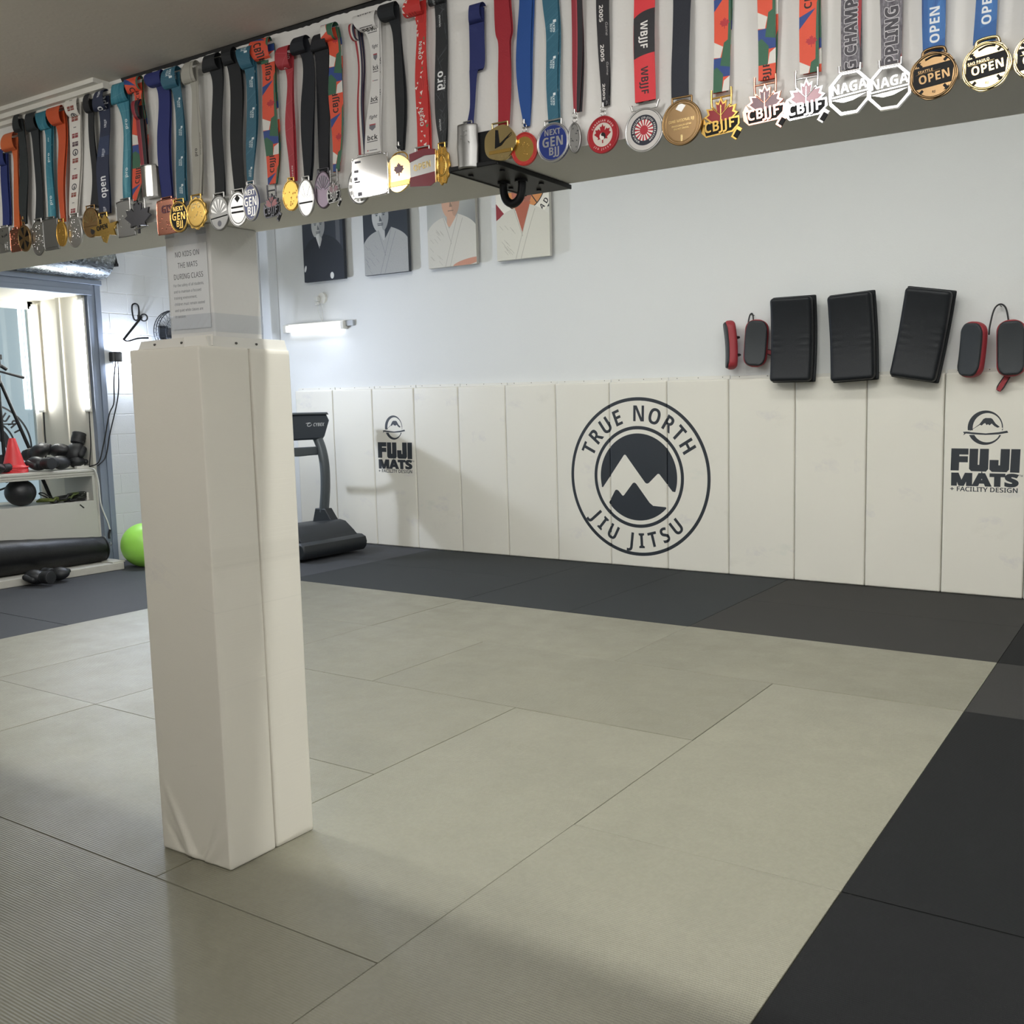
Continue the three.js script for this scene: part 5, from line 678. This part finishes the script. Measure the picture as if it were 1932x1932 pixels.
const DESIGN = {
  a1: [[38, 52, 112], 'navy ribbon with a silver plate medal, at the far left end', (w, h) => [...plate(w, h, SILVER), lumps(w, h, DARKM, 10, 1), word('II', 0.3 * h, SILVER, 0.3 * w, 0.1 * w, -0.25 * h), bail(h, SILVER)]],
  a2: [[206, 104, 58, 1], 'satin orange ribbon with a small copper plate medal, far left', (w, h) => [...plate(w, h, COPPER), lumps(w, h, COPPER, 12, 2), bail(h, COPPER, 0.03)]],
  a3: [[40, 46, 48], 'black ribbon with a small round bronze star medal, far left', (w, h) => [...disc(w, h, BRONZE), rays(w, h, eBlack, 0.5, 6.8, 6, 0), eyelet(h, BRONZE)]],
  a4: [[36, 42, 46], 'black ribbon with an embossed oval silver medal, far left', (w, h) => [...disc(w, h, SILVER, PEWTER), lumps(w, h, CHROME, 30, 4), bail(h, SILVER)]],
  a5: ['protea', 'blue printed ribbon with a plain pewter plate medal, far left', (w, h) => [...plate(w, h, PEWTER), ['ridge', rbox(w * 0.8, 0.003, 0.003, 0.001, 0, -h * 0.4, T / 2), PEWTER], bail(h, PEWTER)]],
  a6: [[200, 84, 46, 1], 'orange satin ribbon tied in a loop with a small gold medal', (w, h) => [...disc(w, h, GOLDM), lumps(w, h, GOLDM, 10, 6), bail(h, GOLDM, 0.026)]],
  a7: ['flags', 'white ribbon printed with small flags, oval silver medal', (w, h) => [...disc(w, h, SILVER), lumps(w, h, CHROME, 26, 7), bail(h, SILVER)]],
  a8: [[34, 36, 40], 'narrow black ribbon with a bronze sunburst medal left of the gold star', (w, h) => [...disc(w, h, BRONZE), rays(w, h, PALEGOLD, 0.35, 2.8, 6), bar(0.9 * w, 0.05 * h, BRONZE, 0, -0.1 * h), ['boss', at(new THREE.CylinderGeometry(0.12 * w, 0.12 * w, 0.002, 20), 0.1 * w, -0.3 * h, T / 2, Math.PI / 2), DARKM], bail(h, BRONZE)]],
  a9: ['navy', 'navy lettered ribbon with a gold star shaped medal', (w, h) => [['face', at(extr(shapeOf([[-0.12, 0.5], [-0.03, 0.36], [0.08, 0.5], [0.16, 0.34], [0.2, 0.16], [0.5, 0.2], [0.36, -0.04], [0.42, -0.28], [0.16, -0.22], [0.06, -0.5], [-0.04, -0.44], [-0.1, -0.24], [-0.34, -0.22], [-0.3, -0.02], [-0.5, 0.1], [-0.22, 0.14]].map(([a, b]) => [a * w, b * h])), T, 0.0008), 0, 0, -T / 2), GOLD], word('OPEN', 0.17 * h, eBlack, 0.6 * w, -0.04 * w, 0.06 * h, 0.1), word('B', 0.16 * h, eBlack, 0.14 * w, -0.09 * w, 0.26 * h), ['relief', lumps(w * 0.4, h * 0.4, GOLD, 8, 9)[1].translate(0.04 * w, -0.2 * h, 0), GOLD], bail(h, GOLD, 0.04)]],
  a10: ['protea', 'teal printed ribbon with a grey plate medal beside the dark leaf', (w, h) => [...plate(w, h, PEWTER), lumps(w, h, SILVER, 9, 10), bail(h, PEWTER)]],
  a11: ['maple', 'red and green printed ribbon with a dark maple leaf medal', (w, h) => [['face', at(extr(shapeOf(leafPts(0.46 * w, 0, -0.04 * h).map(([a, b]) => [a, b * h / w * 1.05])), T, 0.001), 0, 0, -T / 2), DARKM], ['rim', at(rbox(0.46 * w, 0.004, 0.004, 0.001), 0.1 * w, -0.28 * h, T / 2, 0, 0, 0.1), CHROME], loops(w, h * 1.1, SILVER)]],
  a12: ['redblack', 'dark red ribbon with a curved mirror plate hanging high', (w, h) => [['face', at(new THREE.CylinderGeometry(0.06, 0.06, h, 20, 1, false, -0.75, 1.5), 0, 0, -0.05), metalOf([206, 206, 206], 0.16)], ['rim', merge(at(new THREE.TorusGeometry(0.06, 0.002, 6, 20, 1.5), 0, h / 2, -0.05, Math.PI / 2, 0, 0.82), rod([-0.02, h / 2, 0.004], [0.02, h / 2, 0.004], 0.002)), PEWTER]]],
  a13: [[36, 46, 110], 'wide royal blue ribbon with a bronze square medal', (w, h) => [...plate(w, h, COPPER), word('GIS', 0.22 * h, ePlum, 0.8 * w, 0, 0.22 * h), ['relief', lumps(w, h * 0.6, COPPER, 12, 13)[1].translate(0, -0.15 * h, 0), COPPER], bail(h, COPPER, 0.05)]],
  a14: ['teal', 'teal lettered ribbon with a gold and black round medal', (w, h) => [...nextGen(w, h, GOLD, eBlack), bail(h, GOLD)]],
  a15: ['pale', 'pale grey ribbon with a gold gear shaped medal', (w, h) => [['face', at(extr(ellipse(0.47 * w, 0.47 * h, 96, 0.05, 12), T, 0.0008), 0, 0, -T / 2), GOLD], ['rim', at(ringOf(0.4 * w, 0.4 * h, 0.003), 0, 0, T / 2), GOLD], word('pro', 0.2 * h, PALEGOLD, 0.55 * w, 0, 0.2 * h), ['relief', lumps(w * 0.7, h * 0.5, PALEGOLD, 14, 15)[1].translate(0, -0.12 * h, 0), PALEGOLD], bail(h, GOLD)]],
  a16: [[30, 33, 37], 'black ribbon with a silver fan-patterned medal right of the gold gear', (w, h) => [...disc(w, h, PEWTER), rays(w, h, SILVER, 0.3, 2.8, 7), bar(0.86 * w, 0.03 * h, eBlack, 0, -0.12 * h, 0.08), ['boss', at(new THREE.CylinderGeometry(0.1 * w, 0.1 * w, 0.002, 20), 0, -0.3 * h, T / 2, Math.PI / 2), DARKM], bail(h, SILVER)]],
  a17: [[26, 29, 33], 'black ribbon with a silver barred medal and black diamond', (w, h) => [...disc(w, h, SILVER, SILVER), ['inner_ring', at(ringOf(0.4 * w, 0.4 * h, 0.0016), 0, 0, T / 2), PEWTER], bar(0.64 * w, 0.05 * h, eBlack, 0, 0.06 * h), bar(0.64 * w, 0.05 * h, eBlack, 0, -0.08 * h), ['diamond', at(rbox(0.2 * w, 0.2 * w, 0.002, 0.0005), 0, 0.3 * h, T / 2, 0, 0, 0.785), eBlack], bail(h, SILVER)]],
  a18: ['teal', 'teal lettered ribbon with a dark blue round medal, left group', (w, h) => [...nextGen(w, h, SILVER, eBlue), bail(h, SILVER, 0.03)]],
  a19: ['maple', 'orange and green printed ribbon with a red leaf medal, left group', (w, h) => mapleMedal(w, h, DARKM, eRed)],
  a20: [[0], 'thin red ribbon with an oval gold medal', (w, h) => [...disc(w, h, GOLDM, GOLD), lumps(w, h, GOLD, 16, 20), bail(h, GOLD, 0.022)]],
  b21: [[24, 28, 36], 'black ribbon with a narrow silver sunburst medal', (w, h) => [...disc(w, h, SILVER), rays(w, h, CHROME, 0.5, 2.65, 5), bar(0.8 * w, 0.04 * h, eBlack, 0, -0.12 * h), bail(h, SILVER, 0.026)]],
  b22: [[26, 28, 34], 'black ribbon with a dark violet sunburst medal', (w, h) => [...disc(w, h, metalOf([104, 94, 104], 0.35)), rays(w, h, DARKM, 0.4, 2.75, 8), bail(h, DARKM, 0.04)]],
  b23: ['maple', 'orange printed ribbon with a dark leaf medal beside the sunbursts', (w, h) => mapleMedal(w, h, PEWTER, ePlum)],
  b24: ['tricolour', 'thin red white and blue ribbon with a silver rayed medal', (w, h) => [...disc(w, h, SILVER, PEWTER), rays(w, h, PEWTER, 0, 5.8, 14, 0), bail(h, SILVER, 0.03)]],
  b25: ['club', 'white printed ribbon with a large square mirror medal', (w, h) => [...plate(w, h, CHROME), ['cutout', merge([[-0.33, 0.38, 0.16, 0.05], [-0.38, 0.16, 0.12, 0.06], [-0.4, -0.02, 0.1, 0.08], [-0.36, -0.1, 0.16, 0.04], [-0.3, -0.4, 0.12, 0.1]].map(([a, b, c, d]) => rbox(c * w, d * h, 0.002, 0.0005, a * w, b * h, T / 2))), DARKM], ['slot', merge(rod([-0.3 * w, 0.52 * h, 0.001], [0.3 * w, 0.52 * h, 0.001], 0.003), at(new THREE.SphereGeometry(0.004, 10, 8), -0.3 * w, 0.52 * h, 0.001), at(new THREE.SphereGeometry(0.004, 10, 8), 0.3 * w, 0.52 * h, 0.001)), CHROME]]],
  b26: [[28, 32, 36], 'black ribbon with an uneven pale medal and dark red star', (w, h) => [['face', at(extr(ellipse(0.49 * w, 0.48 * h, 50, 0.05, 3), T, 0.001), 0, 0, -T / 2), PALEGOLD], ['inner_ring', at(ringOf(0.3 * w, 0.16 * h, 0.002), 0.02 * w, 0.38 * h, 0), GOLDM], leaf(0.2 * w, ePlum, 0, 0.08 * h, 'star'), bar(0.78 * w, 0.13 * h, GOLD, 0, -0.26 * h), eyelet(h, SILVER)]],
  b27: ['shards', 'red ribbon with a silver and burgundy shield medal', (w, h) => [['face', at(extr(shapeOf([[-0.46, 0.42], [0.1, 0.5], [0.5, 0.44], [0.48, -0.42], [0.3, -0.5], [-0.46, -0.44]].map(([a, b]) => [a * w, b * h])), T, 0.0008), 0, 0, -T / 2), SILVER], ['crown', at(extr(shapeOf([[-0.46, 0.42], [0.1, 0.5], [0.5, 0.44], [0.5, 0.3], [0.1, 0.32], [-0.46, 0.2]].map(([a, b]) => [a * w, b * h])), 0.002), 0, 0, T / 2), eWine], ['foot', at(extr(shapeOf([[-0.46, -0.2], [0.48, -0.14], [0.48, -0.42], [0.3, -0.5], [-0.46, -0.44]].map(([a, b]) => [a * w, b * h])), 0.002), 0, 0, T / 2), eWine], word('OPEN', 0.17 * h, PALEGOLD, 0.7 * w, 0, 0.06 * h, 0.1), word('JIU-JITSU', 0.13 * h, SILVER, 0.86 * w, 0.02 * w, -0.31 * h, 0.03), bail(h, SILVER)]],
  b28: ['charcoal', 'charcoal lettered ribbon with a carved gold rosette medal', (w, h) => [['face', at(extr(ellipse(0.47 * w, 0.48 * h, 90, 0.05, 11), T, 0.001), 0, 0, -T / 2), GOLDM], rays(w, h, GOLD, 0, 5.9, 16, 0), ['inner_ring', at(ringOf(0.26 * w, 0.26 * h, 0.003), 0, 0, T / 2), GOLD], bail(h, GOLD, 0.02)]],
  b29: [[32, 42, 98], 'folded navy ribbon with a curved pewter plate beside the black mount', (w, h) => [['face', at(cushion(w * 0.86, h, 0.007, 0.003, 10, 16, 2, (q) => { q.z -= 12 * q.x * q.x; q.x *= 1 - 2.2 * Math.abs(q.y) * (0.12 - Math.abs(q.y)) * 10; }), 0, 0, 0.008, 0, 0.25), PEWTER], ['relief', at(lumps(w * 0.5, h * 0.4, SILVER, 8, 29)[1], 0.003, 0.02, 0.012, 0, 0.25), SILVER], bail(h, PEWTER, 0.026)]],
  b31: [[152, 32, 44], 'knotted red ribbon with a gold medal bearing a black angle', (w, h) => [['face', at(extr(ellipse(0.5 * w, 0.5 * h, 50, 0.03, 5), T, 0.001), 0, 0, -T / 2), PALEGOLD], ['angle', at(extr(shapeOf([[-0.12, 0.38], [-0.04, 0.36], [0.0, -0.02], [0.36, 0.16], [0.37, 0.24], [0.05, -0.08], [-0.15, -0.14]].map(([a, b]) => [a * w, b * h])), 0.002), 0, 0, T / 2), eBlack], bar(0.72 * w, 0.1 * h, GOLD, 0.02 * w, -0.24 * h), ['relief', lumps(w * 0.5, h * 0.2, PALEGOLD, 6, 31)[1].translate(0, -0.38 * h, 0), PALEGOLD], bail(h, PALEGOLD)]],
  b32: [[30, 74, 142], 'plain blue ribbon with a red rimmed gold medal', (w, h) => [...disc(w, h, std([178, 50, 46], 0.35)), ['boss', at(new THREE.CylinderGeometry(0.5, 0.5, 0.002, 40), 0, 0, 0, Math.PI / 2).scale(0.72 * w, 0.74 * h, 1).translate(0, 0, T / 2), GOLD], lumps(w * 0.55, h * 0.6, GOLD, 16, 32), eyelet(h, SILVER)]],
  b33: ['teal', 'teal lettered ribbon with a large bright blue round medal', (w, h) => [...nextGen(w, h, SILVER, eBlue), bail(h, SILVER)]],
  b34: ['redblack', 'half red half black ribbon with a small pewter oval medal', (w, h) => [...disc(w, h, PEWTER), lumps(w, h, DARKM, 12, 34), eyelet(h, SILVER)]],
  b35: ['years', 'black lettered ribbon with a red and white leaf medal', (w, h) => [...printed(w, h, std([158, 36, 44], 0.35), ringText((x) => {
    x.fillStyle = '#a8262f'; x.fillRect(-256, -256, 512, 512); x.fillStyle = '#d8d0c6'; x.beginPath(); x.arc(0, 0, 182, 0, 7); x.fill(); x.fillStyle = '#e3d6cf'; arcText(x, 'CANADIAN OPEN', 0, 0, 200, 2.7, 0.44, false, 40); arcText(x, 'JIU JITSU', 0, 0, 234, 3.9, 5.5, true, 40);
    polyFill(x, '#a3222b', leafPts(165, 0, 0).map(([a, b]) => [a, -b])); x.fillStyle = '#efece6'; x.beginPath(); x.arc(0, 22, 56, 0, 7); x.fill(); x.fillStyle = '#1f1f22'; x.beginPath(); x.arc(0, 22, 56, -1.57, 1.57); x.arc(0, 50, 28, 1.57, -1.57, true); x.arc(0, -6, 28, 1.57, -1.57, false); x.fill();
  })), eyelet(h, SILVER)]],
  b36: ['blocks', 'red and black lettered ribbon with a silver rising-sun medal', (w, h) => [...printed(w, h * 0.88, SILVER, ringText((x) => {
    x.fillStyle = '#c9c6c2'; x.fillRect(-256, -256, 512, 512); x.fillStyle = '#2a2e3a'; x.beginPath(); x.arc(0, 0, 196, 0, 7); x.fill(); x.fillStyle = '#e9e4de'; x.beginPath(); x.arc(0, 0, 136, 0, 7); x.fill(); for (let i = 0; i < 16; i++) polyFill(x, '#b3323e', [[0, 0], [136 * Math.cos(i * 0.3927), 136 * Math.sin(i * 0.3927)], [136 * Math.cos(i * 0.3927 + 0.2), 136 * Math.sin(i * 0.3927 + 0.2)]]);
    x.fillStyle = '#b3323e'; x.beginPath(); x.arc(0, 0, 60, 0, 7); x.fill(); x.fillStyle = '#e6e2de'; arcText(x, 'WORLD BRAZILIAN JIU-JITSU FEDERATION', 0, 0, 150, 4.3, -1.1, false, 34);
  })).map(([n, g, m]) => [n, g.translate(0, -0.06 * h, 0), m]), ['slot', merge(rbox(0.62 * w, 0.10 * h, 0.004, 0.001, 0, 0.40 * h, 0), rod([-0.31 * w, 0.36 * h, 0], [-0.34 * w, 0.47 * h, 0], 0.003), rod([0.31 * w, 0.36 * h, 0], [0.37 * w, 0.5 * h, 0], 0.003)), SILVER]]],
  b37: [[36, 40, 50], 'plain black ribbon with a dull bronze engraved medal', (w, h) => [...disc(w, h * 0.95, BRONZED, BRONZE), ['wreath', at(ringOf(0.4 * w, 0.4 * h, 0.0016), 0, 0, T / 2), BRONZE], ['diamond', at(extr(shapeOf([[-0.13 * w, 0], [0, 0.1 * h], [0.13 * w, 0], [0, -0.1 * h]]), 0.001), -0.02 * w, 0.32 * h, T / 2, 0, 0, 0.2), SILVER], word('CONE NATIONAL BJJ', 0.06 * h, PALEGOLD, 0.64 * w, 0, 0.04 * h, 0.05), word('BRAZILIAN JIU JITSU', 0.035 * h, PALEGOLD, 0.5 * w, 0, -0.06 * h, 0.05), word('BRONZE MEDAL', 0.035 * h, PALEGOLD, 0.38 * w, 0, -0.12 * h, 0.05), ['glyph', merge([[-0.26, 0.02], [-0.3, 0.05], [-0.38, 0.05], [-0.41, 0.03]].map(([y, q]) => rbox(q * w * 1.3, 0.006 * h, 0.002, 0.0003, 0.0, y * h, T / 2)), rbox(0.004, 0.16 * h, 0.002, 0.0003, 0, -0.33 * h, T / 2)), PALEGOLD], bail(h * 0.95, BRONZE)]],
  b38: ['maple', 'printed maple ribbon with a gold leaf medal and red enamel', (w, h) => mapleMedal(w, h, GOLD, eRed)],
  b39: ['maple', 'printed maple ribbon with a copper leaf medal and plum enamel', (w, h) => mapleMedal(w, h, COPPER, ePlum)],
  b40: ['maple', 'printed maple ribbon with a silver leaf medal and pale pink enamel', (w, h) => mapleMedal(w, h, CHROME, ePink)],
  b41: ['champion', 'grey lettered ribbon with an openwork octagon medal, left of the pair', (w, h) => octo(w, h, CHROME)],
  b42: ['champion', 'grey lettered ribbon with an openwork octagon medal, right of the pair', (w, h) => octo(w, h, CHROME)],
  b43: ['openblue', 'blue lettered ribbon with a dark antique round medal', (w, h) => openMedal(w, h, BRONZED, 'SEATTLE')],
  b44: ['openblue', 'blue lettered ribbon with a bright gold and black round medal', (w, h) => openMedal(w, h, PALEGOLD, 'SAO PAULO')],
  b45: ['openblue', 'blue ribbon with a gold and black round medal at the right edge', (w, h) => openMedal(w, h, PALEGOLD, 'WINTER')],
};
DESIGN.a20[0] = 'redpro';
const MEDALS = [                                                          // key, middle x, y, width, height, ribbon as [x, y, width] from its knot down
  ['a1', -3.68, 2.153, 0.084, 0.088, [[-3.646, 2.451, 0.044], [-3.678, 2.206, 0.045]]],
  ['a2', -3.6, 2.143, 0.069, 0.078, [[-3.587, 2.495, 0.078], [-3.574, 2.43, 0.027], [-3.577, 2.313, 0.031], [-3.6, 2.184, 0.038]]],
  ['a3', -3.535, 2.144, 0.074, 0.091, [[-3.519, 2.547, 0.046], [-3.511, 2.485, 0.04], [-3.524, 2.362, 0.053], [-3.536, 2.255, 0.047], [-3.532, 2.194, 0.017]]],
  ['a4', -3.46, 2.138, 0.096, 0.12, [[-3.453, 2.542, 0.072], [-3.438, 2.474, 0.042], [-3.447, 2.333, 0.039], [-3.458, 2.201, 0.049]]],
  ['a5', -3.375, 2.142, 0.09, 0.104, [[-3.372, 2.533, 0.075], [-3.357, 2.468, 0.034], [-3.366, 2.323, 0.038], [-3.378, 2.197, 0.045]]],
  ['a6', -3.305, 2.137, 0.056, 0.085, [[-3.286, 2.534, 0.08], [-3.274, 2.467, 0.047], [-3.29, 2.348, 0.037], [-3.302, 2.178, 0.025]]],
  ['a7', -3.239, 2.138, 0.092, 0.106, [[-3.19, 2.548, 0.069], [-3.202, 2.475, 0.063], [-3.229, 2.324, 0.057], [-3.248, 2.196, 0.047]]],
  ['a8', -3.138, 2.157, 0.089, 0.098, [[-3.102, 2.545, 0.032], [-3.106, 2.407, 0.029], [-3.109, 2.307, 0.032], [-3.122, 2.208, 0.051]]],
  ['a9', -3.063, 2.128, 0.143, 0.092, [[-3.032, 2.541, 0.065], [-3.028, 2.447, 0.051], [-3.052, 2.318, 0.067], [-3.067, 2.178, 0.058]]],
  ['a10', -2.952, 2.15, 0.096, 0.113, [[-2.945, 2.551, 0.094], [-2.928, 2.455, 0.039], [-2.934, 2.334, 0.041], [-2.944, 2.208, 0.042]]],
  ['a11', -2.883, 2.146, 0.156, 0.121, [[-2.866, 2.56, 0.086], [-2.844, 2.513, 0.037], [-2.854, 2.406, 0.075], [-2.873, 2.287, 0.068], [-2.898, 2.2, 0.022]]],
  ['a12', -2.817, 2.248, 0.083, 0.094, [[-2.842, 2.481, 0.037], [-2.836, 2.381, 0.037], [-2.837, 2.3, 0.032]]],
  ['a13', -2.74, 2.133, 0.1, 0.106, [[-2.752, 2.56, 0.078], [-2.731, 2.511, 0.057], [-2.742, 2.372, 0.059], [-2.747, 2.181, 0.05]]],
  ['a14', -2.676, 2.125, 0.085, 0.094, [[-2.67, 2.548, 0.068], [-2.656, 2.481, 0.037], [-2.66, 2.327, 0.04], [-2.665, 2.171, 0.041]]],
  ['a15', -2.587, 2.125, 0.107, 0.098, [[-2.578, 2.546, 0.059], [-2.564, 2.48, 0.03], [-2.577, 2.331, 0.049], [-2.584, 2.177, 0.039]]],
  ['a16', -2.492, 2.117, 0.088, 0.103, [[-2.496, 2.56, 0.071], [-2.476, 2.496, 0.047], [-2.488, 2.333, 0.048], [-2.496, 2.169, 0.043]]],
  ['a17', -2.402, 2.117, 0.083, 0.101, [[-2.412, 2.56, 0.055], [-2.395, 2.512, 0.052], [-2.398, 2.32, 0.053], [-2.4, 2.167, 0.047]]],
  ['a18', -2.34, 2.129, 0.07, 0.106, [[-2.33, 2.54, 0.065], [-2.319, 2.482, 0.038], [-2.334, 2.31, 0.042], [-2.343, 2.184, 0.023]]],
  ['a19', -2.261, 2.117, 0.073, 0.107, [[-2.267, 2.553, 0.08], [-2.251, 2.486, 0.052], [-2.26, 2.329, 0.061], [-2.258, 2.241, 0.051], [-2.26, 2.173, 0.037]]],
  ['a20', -2.176, 2.129, 0.064, 0.085, [[-2.173, 2.513, 0.05], [-2.165, 2.436, 0.021], [-2.174, 2.314, 0.032], [-2.176, 2.228, 0.023], [-2.176, 2.17, 0.019]]],
  ['b21', -2.112, 2.114, 0.065, 0.103, [[-2.108, 2.532, 0.055], [-2.088, 2.48, 0.043], [-2.097, 2.36, 0.052], [-2.104, 2.219, 0.035], [-2.112, 2.162, 0.021]]],
  ['b22', -2.052, 2.13, 0.065, 0.101, [[-2.04, 2.528, 0.066], [-2.038, 2.474, 0.05], [-2.047, 2.351, 0.048], [-2.05, 2.18, 0.035]]],
  ['b23', -2.007, 2.126, 0.056, 0.103, [[-2.006, 2.545, 0.059], [-1.986, 2.491, 0.043], [-1.989, 2.37, 0.053], [-1.994, 2.259, 0.039], [-2.002, 2.173, 0.024]]],
  ['b24', -1.917, 2.125, 0.088, 0.098, [[-1.916, 2.531, 0.025], [-1.904, 2.432, 0.017], [-1.908, 2.326, 0.021], [-1.91, 2.198, 0.029]]],
  ['b25', -1.866, 2.141, 0.125, 0.106, [[-1.854, 2.54, 0.08], [-1.838, 2.475, 0.035], [-1.84, 2.395, 0.028], [-1.852, 2.279, 0.047], [-1.857, 2.194, 0.058]]],
  ['b26', -1.768, 2.136, 0.093, 0.098, [[-1.781, 2.551, 0.056], [-1.763, 2.485, 0.027], [-1.765, 2.33, 0.031], [-1.767, 2.195, 0.02]]],
  ['b27', -1.686, 2.137, 0.089, 0.094, [[-1.692, 2.544, 0.059], [-1.679, 2.488, 0.032], [-1.684, 2.342, 0.039], [-1.688, 2.185, 0.039]]],
  ['b28', -1.628, 2.138, 0.052, 0.097, [[-1.626, 2.56, 0.05], [-1.622, 2.533, 0.039], [-1.624, 2.383, 0.041], [-1.628, 2.256, 0.038], [-1.63, 2.184, 0.017]]],
  ['b29', -1.54, 2.171, 0.069, 0.106, [[-1.506, 2.489, 0.045], [-1.508, 2.436, 0.045], [-1.512, 2.352, 0.045], [-1.522, 2.348, 0.026], [-1.526, 2.263, 0.015], [-1.534, 2.22, 0.022]]],
  ['b31', -1.438, 2.163, 0.096, 0.083, [[-1.428, 2.56, 0.043], [-1.426, 2.491, 0.043], [-1.422, 2.418, 0.047], [-1.422, 2.393, 0.034], [-1.426, 2.309, 0.039], [-1.43, 2.205, 0.034]]],
  ['b32', -1.372, 2.141, 0.074, 0.077, [[-1.362, 2.547, 0.039], [-1.364, 2.477, 0.037], [-1.372, 2.336, 0.042], [-1.372, 2.264, 0.035], [-1.37, 2.196, 0.017]]],
  ['b33', -1.287, 2.143, 0.092, 0.09, [[-1.293, 2.54, 0.044], [-1.293, 2.462, 0.042], [-1.288, 2.39, 0.035], [-1.289, 2.273, 0.031], [-1.288, 2.188, 0.029]]],
  ['b34', -1.224, 2.143, 0.034, 0.068, [[-1.212, 2.54, 0.029], [-1.215, 2.443, 0.029], [-1.219, 2.306, 0.027], [-1.22, 2.201, 0.015]]],
  ['b35', -1.153, 2.141, 0.084, 0.082, [[-1.148, 2.54, 0.037], [-1.15, 2.43, 0.033], [-1.151, 2.317, 0.03], [-1.151, 2.207, 0.016]]],
  ['b36', -1.044, 2.14, 0.098, 0.107, [[-1.042, 2.54, 0.055], [-1.043, 2.409, 0.052], [-1.045, 2.198, 0.052]]],
  ['b37', -0.95, 2.134, 0.094, 0.1, [[-0.953, 2.54, 0.042], [-0.952, 2.388, 0.041], [-0.955, 2.188, 0.04]]],
  ['b38', -0.861, 2.136, 0.097, 0.111, [[-0.861, 2.54, 0.038], [-0.861, 2.368, 0.038], [-0.862, 2.186, 0.037]]],
  ['b39', -0.761, 2.144, 0.097, 0.109, [[-0.76, 2.54, 0.039], [-0.76, 2.346, 0.039], [-0.76, 2.193, 0.037]]],
  ['b40', -0.671, 2.139, 0.095, 0.111, [[-0.668, 2.54, 0.04], [-0.668, 2.327, 0.04], [-0.668, 2.188, 0.04]]],
  ['b41', -0.586, 2.142, 0.082, 0.094, [[-0.587, 2.54, 0.039], [-0.586, 2.309, 0.041], [-0.585, 2.182, 0.037]]],
  ['b42', -0.506, 2.137, 0.081, 0.094, [[-0.508, 2.54, 0.042], [-0.507, 2.292, 0.042], [-0.505, 2.173, 0.038]]],
  ['b43', -0.424, 2.139, 0.088, 0.092, [[-0.426, 2.54, 0.041], [-0.426, 2.274, 0.041], [-0.425, 2.183, 0.038]]],
  ['b44', -0.331, 2.141, 0.087, 0.093, [[-0.337, 2.54, 0.038], [-0.334, 2.254, 0.037], [-0.336, 2.184, 0.037]]],
  ['b45', -0.243, 2.142, 0.085, 0.092, [[-0.251, 2.54, 0.038], [-0.25, 2.182, 0.036]]],
];
MEDALS.forEach(([key, cx, cy, w, h, rows], i) => {
  const [rib, label, build] = DESIGN[key], zb = BEAM_Z1 + ({ b24: 0.011, b25: 0.024 }[key] ?? 0.014 + (i % 3) * 0.004), bottom = rows[rows.length - 1], top = rows[0];
  const t = thing('medal', label, 'medal', [cx, cy, zb], 'medals hanging on the beam'), L = (x, y) => [x - cx, y - cy];
  const mat = ribbonMat(rib), v0 = key === 'b42' ? 0.24 : key === 'b41' ? 0.43 : key === 'b44' ? -0.03 : key === 'b39' ? 0.44 : key === 'b40' ? 0.16 : key === 'b23' ? 0.1 : key[0] === 'a' ? (i * 0.13) % 1 : 0;
  const smp = sampleRows(rows, 40), wave = (y, k) => 0.003 * Math.sin(y * 19 + i * 1.7 + k);
  const front = smp.map(([x, y, ww]) => [...L(x, y), wave(y, 0) + 0.0 + (y - bottom[1] < 0.03 ? 0 : 0.0), ww]), back = smp.map(([x, y, ww], k) => [L(x, y)[0] + 0.005 * Math.sin(y * 9 + i), L(x, y)[1], wave(y, 0) - 0.005, ww * 0.94]);
  part(t, 'ribbon', strip(front, 0.0012, v0), mat); part(t, 'ribbon', strip(back, 0.0012, v0 + 0.31), mat);
  // the loop over its nail: folded strap bulging off the beam
  const [tx, ty] = L(top[0], top[1]), kw = top[2], kh = key[0] === 'a' ? 0.03 : 0.022, knot = [];
  for (let k = 0; k <= 18; k++) { const a = -1.9 + k / 18 * 4.2; knot.push([tx - 0.1 * kw * Math.cos(a * 0.7 + i), ty - 0.012 + kh * Math.sin(a) * (ty + cy + kh > LOW - 0.004 ? 0.75 : 1), 0.002 + 0.014 * Math.cos(a), kw * (0.86 + 0.14 * Math.cos(a * 1.3 + i))]); }
  part(t, 'knot', strip(knot, 0.0012, v0 + 0.5), mat); part(t, 'nail', rod([tx, Math.min(ty, LOW - 0.012 - cy), -(zb - BEAM_Z1)], [tx, Math.min(ty, LOW - 0.012 - cy), 0.004], 0.003), nailMat);
  const face = build(w, h), yaw = ((i * 37) % 11 - 5) * 0.008;
  let body = null;                                                         // what is struck into or set on the medal belongs to its face
  for (const [n, g, m] of face) { const o = part(body && !['bail', 'eyelet', 'loop', 'slot'].includes(n) ? body : t, n, at(g, 0, 0, 0.004, ((i * 17) % 7 - 3) * 0.004, yaw), m); body ??= o; }
});
// ------------------------------------------------------------------ shadows on, hand over
scene.traverse((o) => { if (o.isMesh) { o.castShadow = true; o.receiveShadow = true; } if (o.isPointLight) o.castShadow = true; });
renderer.render(scene, camera);
